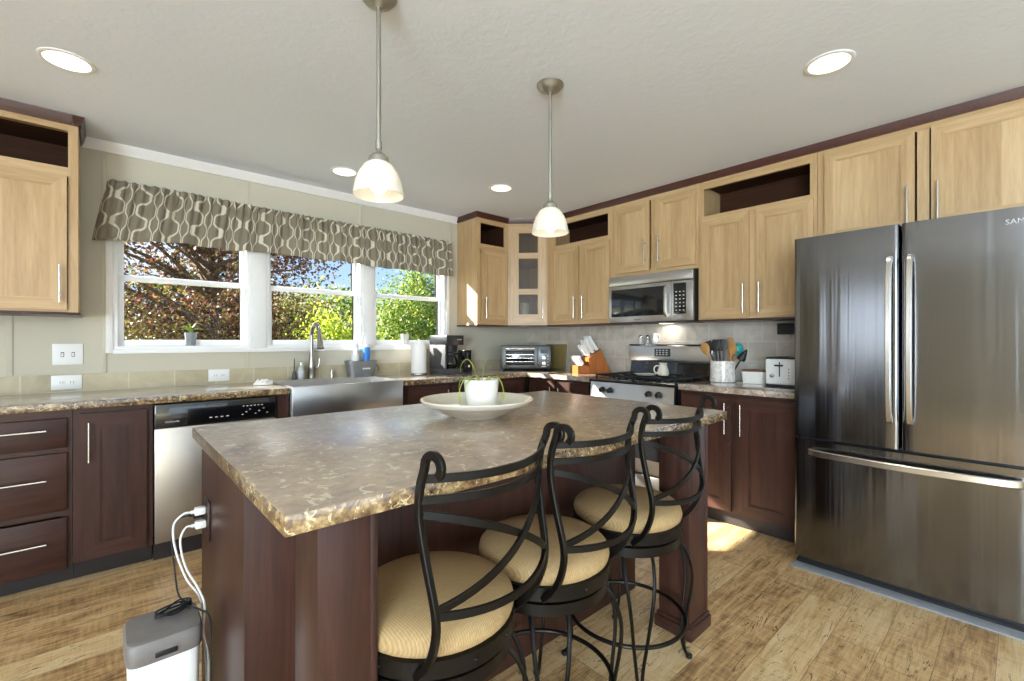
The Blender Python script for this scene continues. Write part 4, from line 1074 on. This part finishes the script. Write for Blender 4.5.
# switch plates and outlets on window wall
def plate(name, lab, cat, x, z, w, h, kind):
    r = thing(name, lab, cat, (x, -.0, z)); yb = -.0125 if z < 1.0 else -.0005
    obj('cover', MB().box(-w / 2, w / 2, yb - .006, yb, -h / 2, h / 2, .002), white_pl, r)
    if kind == 'switch':
        for dx in (-.023, .023):
            obj('toggle', MB().box(dx - .005, dx + .005, yb - .014, yb - .0062, -.012, .008, .002), white_pl, r)
            obj('toggle_slot', MB().box(dx - .007, dx + .007, yb - .0068, yb - .0062, -.015, .013), dgrey, r)
    else:
        for dx in (-.022, .022):
            f = obj('receptacle', MB().box(dx - .016, dx + .016, yb - .0085, yb - .0062, -.014, .014, .002), white_pl, r)
            obj('slot', MB().box(dx - .007, dx - .005, yb - .009, yb - .0086, -.006, .006).box(dx + .005, dx + .007, yb - .009, yb - .0086, -.006, .006), dgrey, f)
    return r
plate('light_switch', 'white double light switch plate under the left wall cabinet', 'light switch', -3.802, 1.137, .132, .125, 'switch')
plate('wall_outlet', 'white sideways outlet on the tile below the light switch', 'outlet', -3.806, .972, .132, .084, 'o')
plate('wall_outlet', 'white sideways outlet on the tile above the dishwasher', 'outlet', -3.038, .975, .127, .084, 'o')

# sill plants
def blades(specs, rw=.006, mat=None, segs=7):
    mb = MB()
    for pts, w in specs:
        P = spl(pts, segs); n = len(P); vs = []; fs = []
        for i, p in enumerate(P):
            t = i / (n - 1); T = (P[min(i + 1, n - 1)] - P[max(i - 1, 0)]).normalized()
            S = T.cross(Vector((0, 0, 1)));  S = S.normalized() if S.length > 1e-3 else Vector((1, 0, 0))
            N = S.cross(T); ww = w * (1 - t) ** .6 * (0.7 + .6 * min(1, t * 4)) + .0006
            vs += [tuple(p - S * ww), tuple(p - N * ww * .35), tuple(p + S * ww), tuple(p + N * ww * .2)]
        for i in range(n - 1):
            for k in range(4): fs.append([i * 4 + k, i * 4 + (k + 1) % 4, (i + 1) * 4 + (k + 1) % 4, (i + 1) * 4 + k])
        fs.append([3, 2, 1, 0]); fs.append([4 * (n - 1) + k for k in range(4)])
        mb.raw(vs, fs)
    return mb
pp = thing('potted_plant', 'small grey pot with green leaves on the left window sill', 'potted plant', (-3.197, .026, WZ0 + .0185))
obj('pot', MB().lathe([(.026, 0), (.028, .003), (.036, .085), (.037, .09), (.033, .09), (.030, .08), (0, .078)], n=24), grey_pot, pp)
obj('soil', MB().cyl((0, 0, .077), .031, .006, 20), soil_m, pp)
sp_ = []
for k in range(11):
    a = k * 2.4; rr = random.uniform(.05, .085); hh = random.uniform(.03, .075)
    dy = math.sin(a) * rr * .3
    sp_.append(([(0, 0, .08), (math.cos(a) * rr * .4, dy * .5, .08 + hh), (math.cos(a) * rr * 1.1, dy, .08 + hh * .9)], .007))
obj('leaves', blades(sp_), leaf_d, pp)
pp2 = thing('small_pot', 'small white grey pot on the right window sill', 'pot', (-1.565, .024, WZ0 + .0185))
obj('pot', MB().lathe([(.026, 0), (.029, .003), (.039, .088), (.040, .094), (.036, .094), (.032, .08), (0, .07)], n=24), plain('pale_grey_pot', '#b9b9b8', .5), pp2)
obj('soil', MB().cyl((0, 0, .068), .032, .006, 20), soil_m, pp2)

# bowl + plant on the island
bw = tag(obj('serving_bowl', MB().lathe([(0, 0), (.10, 0), (.105, .004), (.16, .024), (.205, .05), (.216, .054), (.226, .068), (.224, .072), (.217, .068), (.19, .048), (.14, .026), (.10, .014), (0, .012)], n=64), cream_cer),
         'large shallow cream bowl on the kitchen island', 'bowl'); bw.location = (-2.524, -2.32, .9155)
pl = thing('aloe_plant', 'drooping green plant in a white pot standing in the cream bowl', 'potted plant', (-2.506, -2.325, .929))
obj('pot', MB().lathe([(.054, 0), (.057, .003), (.072, .128), (.073, .134), (.068, .134), (.063, .115), (0, .113)], n=36), white_cer, pl)
obj('soil', MB().cyl((0, 0, .112), .064, .006, 28), soil_m, pl)
er = Vector((math.sin(math.radians(48.176)), -math.cos(math.radians(48.176)), 0)); ef = Vector((math.cos(math.radians(48.176)), math.sin(math.radians(48.176)), 0))
def rv(a, c, z): return tuple(er * a + ef * c + Vector((0, 0, z)))
lv = [([rv(-.01, 0, .115), rv(-.03, .0, .18), rv(-.055, -.01, .215), rv(-.078, -.02, .195), rv(-.083, -.022, .16)], .006),
      ([rv(0.0, 0, .115), rv(.006, 0, .16), rv(.012, 0, .195), rv(.028, 0, .222)], .006),
      ([rv(.01, -.01, .115), rv(.05, -.02, .146), rv(.08, -.03, .125), rv(.092, -.035, .07), rv(.083, -.04, .03)], .007),
      ([rv(-.01, -.01, .115), rv(-.05, -.03, .146), rv(-.08, -.04, .11), rv(-.083, -.042, .06), rv(-.078, -.045, .02)], .007),
      ([rv(-.01, .0, .115), rv(-.06, .0, .142), rv(-.088, -.0, .12), rv(-.09, 0, .085)], .005),
      ([rv(.0, -.02, .115), rv(.02, -.05, .135), rv(.05, -.065, .135)], .006), ([rv(-.01, -.02, .115), rv(-.03, -.055, .14), rv(-.055, -.075, .12), rv(-.06, -.078, .09)], .006),
      ([rv(.01, .02, .115), rv(.03, .05, .14), rv(.04, .07, .13)], .006), ([rv(.0, .01, .115), rv(-.025, .045, .145), rv(-.05, .06, .14)], .006)]
obj('leaves', blades(lv), leaf_m, pl)

# ------------------------------------------------------------------ bin, plugs and cords by the island
bn = thing('waste_bin', 'small white bin with a grey lid beside the island', 'bin', (-3.517, -2.115, 0))
obj('body', loft([srect(.072, .078, 0.0, 7), srect(.076, .082, .005, 7), srect(.082, .086, .335, 7), srect(.08, .084, .338, 7)]), white_pl, bn)
obj('lid', loft([srect(.086, .09, .3385, 6), srect(.089, .093, .345, 6), srect(.089, .093, .388, 6), srect(.084, .088, .397, 6), srect(.07, .074, .40, 6)]), lid_m, bn)
obj('lid_latch', MB().box(-.025, .025, -.0965, -.0935, .352, .366, .002), blk_m, bn)
def cord(name, lab, pts, r_, mat, plug=None):
    o = thing(name, lab, 'cord', pts[0]); p0 = Vector(pts[0])
    obj('cable', MB().tube([p - p0 for p in spl(pts, 8)], r_, 8), mat, o)
    if plug:
        mb = MB(); mb.T = None
        px, py, pz = plug
        mb.box(px - .030 - p0.x, px - p0.x, py - .012 - p0.y, py + .012 - p0.y, pz - .012 - p0.z, pz + .012 - p0.z, .004); mb.cyl((px - .040 - p0.x, py - p0.y, pz - p0.z), .0055, .012, 10, axis='x')
        obj('plug', mb, mat, o)
    return o
PX = -3.3975
cord('power_cord', 'white power cord from the upper island plug down behind the bin', [(PX - .036, -2.0, .665), (PX - .06, -2.0, .664), (PX - .085, -2.005, .635), (PX - .08, -2.01, .56), (PX - .055, -2.03, .47), (PX - .02, -2.05, .40), (PX - .014, -2.07, .30), (PX - .012, -2.10, .15), (PX - .03, -2.13, .03), (PX - .022, -2.25, .006), (PX - .03, -2.4, .005)], .0032, cord_m, (PX, -2.0, .665))
cord('power_cord', 'white power cord from the lower island plug, hanging in wavy bends', [(PX - .036, -2.012, .625), (PX - .055, -2.015, .624), (PX - .07, -2.03, .59), (PX - .06, -2.06, .52), (PX - .03, -2.08, .45), (PX - .016, -2.10, .40), (PX - .022, -2.12, .33), (PX - .012, -2.14, .25), (PX - .018, -2.16, .12), (PX - .02, -2.2, .02), (PX - .012, -2.34, .006)], .0032, cord_m, (PX, -2.012, .625))
bc = [(PX - .038, -1.962, .645), (PX - .075, -1.965, .64), (PX - .088, -1.985, .60), (PX - .083, -2.02, .50), (PX - .075, -2.05, .43)]
for k in range(22):
    a = k * .95; bc.append((-3.49 + .045 * math.cos(a), -2.085 + .018 * math.sin(a) + .012 * math.cos(a), .4065 + .0022 * (k % 9)))
bc += [(-3.43, -2.13, .407), (PX - .012, -2.17, .38), (PX - .012, -2.19, .2), (PX - .015, -2.22, .02), (PX - .015, -2.3, .005)]
cord('power_cord', 'black power cord bundled in a loose coil on top of the bin', bc, .0025, blackcord, (PX, -1.962, .645))

# ------------------------------------------------------------------ valance
vr = thing('window_valance', 'gathered taupe valance with cream ogee pattern across the windows', 'valance', (-2.36, -.08, 2.0))
NX, NZ = 560, 22
def topz(x):
    return float(np.interp(x, [-3.66, -3.24, -2.82, -2.52, -1.7, -1.08], [2.205, 2.206, 2.195, 2.190, 2.185, 2.178]))
def botz(x): return float(np.interp(x, [-3.7, -3.3, -2.5, -1.8, -1.08], [1.832, 1.852, 1.862, 1.852, 1.842])) + .006 * math.sin(11 * x)
vs = []; fs = []; uvs = []
rng = np.random.RandomState(3)
ph = np.cumsum(rng.uniform(.6, 1.5, NX + 1)); amp = np.interp(np.arange(NX + 1), np.linspace(0, NX, 40), rng.uniform(.35, 1.25, 40))
for i in range(NX + 1):
    t = i / NX
    for j in range(NZ + 1):
        s_ = j / NZ
        xt = -3.633 + t * (3.633 - 1.093); xb = -3.697 + t * (3.697 - 1.068)
        x = xt + (xb - xt) * s_
        z = topz(x) + (botz(x) - topz(x)) * s_
        g = .015 * math.sin(ph[i] * .55) * (1 - s_ * .8) + .006 * math.sin(ph[i] * 1.13 + 1) * math.exp(-((s_ - .12) / .16) ** 2) + .023 * amp[i] * math.sin(ph[i] * .165 + .6) * (.25 + .75 * s_)
        pin = -.012 * math.exp(-((s_ - .14) / .05) ** 2)
        y = .012 + g - pin - .03 * s_ * .6
        edge = min(t, 1 - t)
        if edge < .012: y += (.012 - edge) / .012 * .06
        vs.append((x + 2.36, y, z - 2.0)); uvs.append((t * 3.05 + .02 * math.sin(ph[i] * .2), (z - 1.83) * .95))
for i in range(NX):
    for j in range(NZ): fs.append((i * (NZ + 1) + j, (i + 1) * (NZ + 1) + j, (i + 1) * (NZ + 1) + j + 1, i * (NZ + 1) + j + 1))
me = bpy.data.meshes.new('fabric'); me.from_pydata(vs, [], fs); uv = me.uv_layers.new(name='UVMap')
for l_ in me.loops: uv.data[l_.index].uv = uvs[l_.vertex_index]
me.polygons.foreach_set('use_smooth', [True] * len(fs)); me.materials.append(val_m)
fo = bpy.data.objects.new('fabric', me); COL.objects.link(fo); fo.parent = vr
sm = fo.modifiers.new('thickness', 'SOLIDIFY'); sm.thickness = .0015
obj('rod', MB().lathe([(.007, 0), (.007, 2.53)], (-1.265, .048, .13), 12, axis='x'), white_pl, vr)
obj('bracket', MB().box(-1.262, -1.245, .04, .0795, .123, .137), white_pl, vr)

# ------------------------------------------------------------------ pendants and recessed lights
def pendant(label, x, y):
    r = thing('pendant_light', label, 'pendant light', (x, y, 2.4395), 0, 'pendant lights over the island')
    obj('canopy', MB().lathe([(0, 0), (.064, 0), (.064, -.006), (.056, -.012), (.05, -.022), (.036, -.03), (.02, -.038), (.012, -.046), (0, -.047)], n=36), pend_m, r)
    obj('rod', MB().cyl((0, 0, -.535), .0082, .495, 14).cyl((0, 0, -.545), .0108, .03, 14).sphere((0, 0, -.55), .007, 12), pend_m, r)
    obj('socket_cap', MB().lathe([(0, -.552), (.012, -.554), (.026, -.566), (.028, -.572), (.034, -.574), (.036, -.592), (.03, -.596), (0, -.596)], n=28), pend_m, r)
    obj('glass_shade', MB().lathe([(.030, -.588), (.05, -.602), (.068, -.63), (.080, -.662), (.0865, -.695), (.088, -.708), (.0855, -.708), (.084, -.695), (.0775, -.663), (.066, -.632), (.048, -.605), (.028, -.592)], n=40, closed=True), shade_m, r)
    bl = obj('bulb', MB().lathe([(.013, -.597), (.014, -.62), (.026, -.645), (.03, -.668), (.026, -.688), (.012, -.701), (0, -.703)], n=24), bulb_m, r)
pendant('pendant light with white glass shade, the nearer one on the left', -2.92, -2.265)
pendant('pendant light with white glass shade, the farther one on the right', -2.055, -2.28)
REC = [(-3.764, -1.003, 'round recessed ceiling light at the top left, above the left cabinet'), (-1.267, -3.218, 'round recessed ceiling light at the top right, near the refrigerator'),
       (-1.271, -.999, 'round recessed ceiling light near the corner cabinets'), (-2.345, -.515, 'round recessed ceiling light over the sink, partly behind the nearer pendant'),
       (-5.9, -1.9, 'round recessed ceiling light in the unseen left part'), (-5.2, -5.4, 'round recessed ceiling light in the unseen dining area'), (-2.2, -5.6, 'round recessed ceiling light behind the camera')]  # unseen fixtures added to light the rest of the room
for x, y, lab in REC:
    r = thing('recessed_light', lab, 'ceiling light', (x, y, 2.4398), 0, 'recessed ceiling lights')
    obj('trim_ring', MB().lathe([(.078, -.001), (.095, 0), (.095, -.003), (.088, -.006), (.078, -.004)], n=40, closed=True), white_pl, r)
    obj('lens', MB().lathe([(0, -.0008), (.079, -.0008), (.079, -.003), (0, -.0034)], n=40), led_m, r)
    lp = lamp('recessed_lamp', 'SPOT', (0, 0, -.02), 11, (1, .97, .93), (0, 0, -1), spot_size=math.radians(125), spot_blend=1.0, shadow_soft_size=.08); lp.parent = r

# ------------------------------------------------------------------ outdoors
struct('ground', MB().box(-40, 60, .3, 90, -.7, -.6), grass_m, 'lawn outside the windows')
def tree(name, label, x, y, h, crown, n, ls, mat, trunk_r=.07, clear=0.0, seed=1, conic=False, spread=None, branches=9):
    """crown = (rx, ry, z0, z1) above ground at -.6"""
    rg_ = np.random.RandomState(seed); r = thing(name, label, 'tree', (x, y, -.6))
    rx, ry, z0, z1 = crown
    mb = MB(); mb.tube(spl([(0, 0, 0), (.05, .03, z0 * .6 + .3), (-.04, .02, (z0 + z1) / 2), (.03, 0, z1 * .97)], 5), trunk_r, 8, taper=lambda t: 1 - .85 * t)
    tips = []
    for k in range(branches):
        a = rg_.uniform(0, 2 * PI); zb = z0 + (z1 - z0) * rg_.uniform(0, .7); zz = zb + (z1 - zb) * rg_.uniform(.15, .6)
        e = (rx * .85 * math.cos(a), ry * .85 * math.sin(a), zz)
        mb.tube(spl([(0, 0, zb), (e[0] * .5, e[1] * .5, (zb + zz) / 2 + .1), e], 4), trunk_r * .45, 6, taper=lambda t: 1 - .85 * t); tips.append(e)
    obj('trunk', mb, bark, r)
    # clustered leaves
    nc = 46; C = []
    while len(C) < nc:
        p = rg_.uniform(-1, 1, 3); 
        if conic:
            t = (p[2] + 1) / 2
            if p[0] ** 2 + p[1] ** 2 > (1 - t) ** 2: continue
        elif (p ** 2).sum() > 1: continue
        C.append(p)
    C = np.array(C); ci = rg_.randint(0, nc, n); sp2 = spread or .2
    P = C[ci] + rg_.normal(0, sp2, (n, 3))
    if conic: P[:, :2] = C[ci][:, :2] + rg_.normal(0, sp2 * .6, (n, 2))
    P = P * np.array([rx, ry, (z1 - z0) / 2]) + np.array([0, 0, (z0 + z1) / 2])
    A = rg_.normal(0, 1, (n, 3)); A /= np.linalg.norm(A, axis=1, keepdims=True)
    B = np.cross(A, rg_.normal(0, 1, (n, 3))); B /= np.linalg.norm(B, axis=1, keepdims=True)
    s_ = ls * rg_.uniform(.6, 1.3, (n, 1))
    V = np.stack([P - A * s_, P + B * s_ * .55, P + A * s_, P - B * s_ * .55], 1).reshape(-1, 3)
    V[:, 2] = np.maximum(V[:, 2], 0.02)
    F = np.arange(n * 4).reshape(-1, 4)
    me = bpy.data.meshes.new('foliage'); me.from_pydata(V.tolist(), [], F.tolist()); me.materials.append(mat)
    o = bpy.data.objects.new('foliage', me); COL.objects.link(o); o.parent = r
    return r
tree('red_leaf_tree', 'red brown leaved tree with bare branches outside the left and middle windows', -2.3, 5.0, 5, (2.3, 1.2, 1.9, 4.6), 15000, .036, fol_red, .1, seed=3, branches=22, spread=.16)
tree('olive_shrub', 'olive brown shrub filling the lower left window', -3.5, 5.8, 3, (1.5, 1.0, .2, 2.75), 19000, .034, fol_olive, .05, seed=5)
tree('red_shrub', 'red brown shrub outside the middle of the windows', -1.6, 6.2, 3, (1.1, .9, .2, 2.8), 16000, .034, fol_red, .05, seed=8)
tree('lime_shrub', 'bright yellow green shrub in the lower middle window', .1, 6.6, 2, (.9, .7, .1, 2.45), 8000, .042, fol_lime, .04, seed=9)
tree('green_shrub', 'olive green shrub between the red and the bright shrubs', -.5, 8.2, 3, (1.6, .9, .2, 3.05), 15000, .043, fol_olive, .05, seed=19)
tree('green_tree', 'bushy green tree outside the right window', 3.2, 8.2, 4, (1.5, 1.1, .2, 3.7), 22000, .045, fol_green, .07, seed=11)
tree('green_tree', 'tall slim green tree at the right side of the right window', 5.6, 9.6, 4, (1.0, .9, .4, 4.2), 8000, .06, fol_green, .07, seed=12)
tree('evergreen_tree', 'dark evergreen behind the bushes seen through the left window', -5.6, 14, 7, (2.2, 1.8, .3, 6.0), 7000, .10, fol_dark, .12, seed=13)
tree('evergreen_tree', 'dark evergreen far behind the red shrub', -1.2, 15, 7, (2.4, 1.8, .3, 4.2), 7000, .10, fol_dark, .12, seed=14)
tree('evergreen_tree', 'pointed evergreen far behind the green tree at the right window', 10.0, 20, 9, (1.9, 1.7, .3, 6.2), 6000, .12, fol_green, .12, seed=15, conic=True)
tree('distant_tree', 'distant green tree on the horizon behind the lime shrub', 3.5, 17, 7, (3.0, 2.0, .3, 4.0), 8000, .10, fol_green, .12, seed=16)
tree('distant_tree', 'distant olive tree on the horizon beyond the left window', -9, 17, 7, (3.2, 2.0, .3, 5.6), 8000, .10, fol_olive, .12, seed=17)
hs = thing('outbuilding', 'low grey roofed building seen at the right edge of the right window', 'building', (9.9, 15.5, -.6))
obj('wall', MB().box(-1.8, 1.8, -1.2, 1.2, 0, 1.9), plain('pale_siding', '#b9b7b0', .8), hs)
obj('roof', MB().prism([(-1.5, 1.9), (0, 3.0), (1.5, 1.9), (1.5, 1.8), (0, 2.88), (-1.5, 1.8)], -2.1, 2.1, 'yz'), plain('grey_shingle', '#6d7178', .8, var=.15), hs)
bpy.context.view_layer.update()
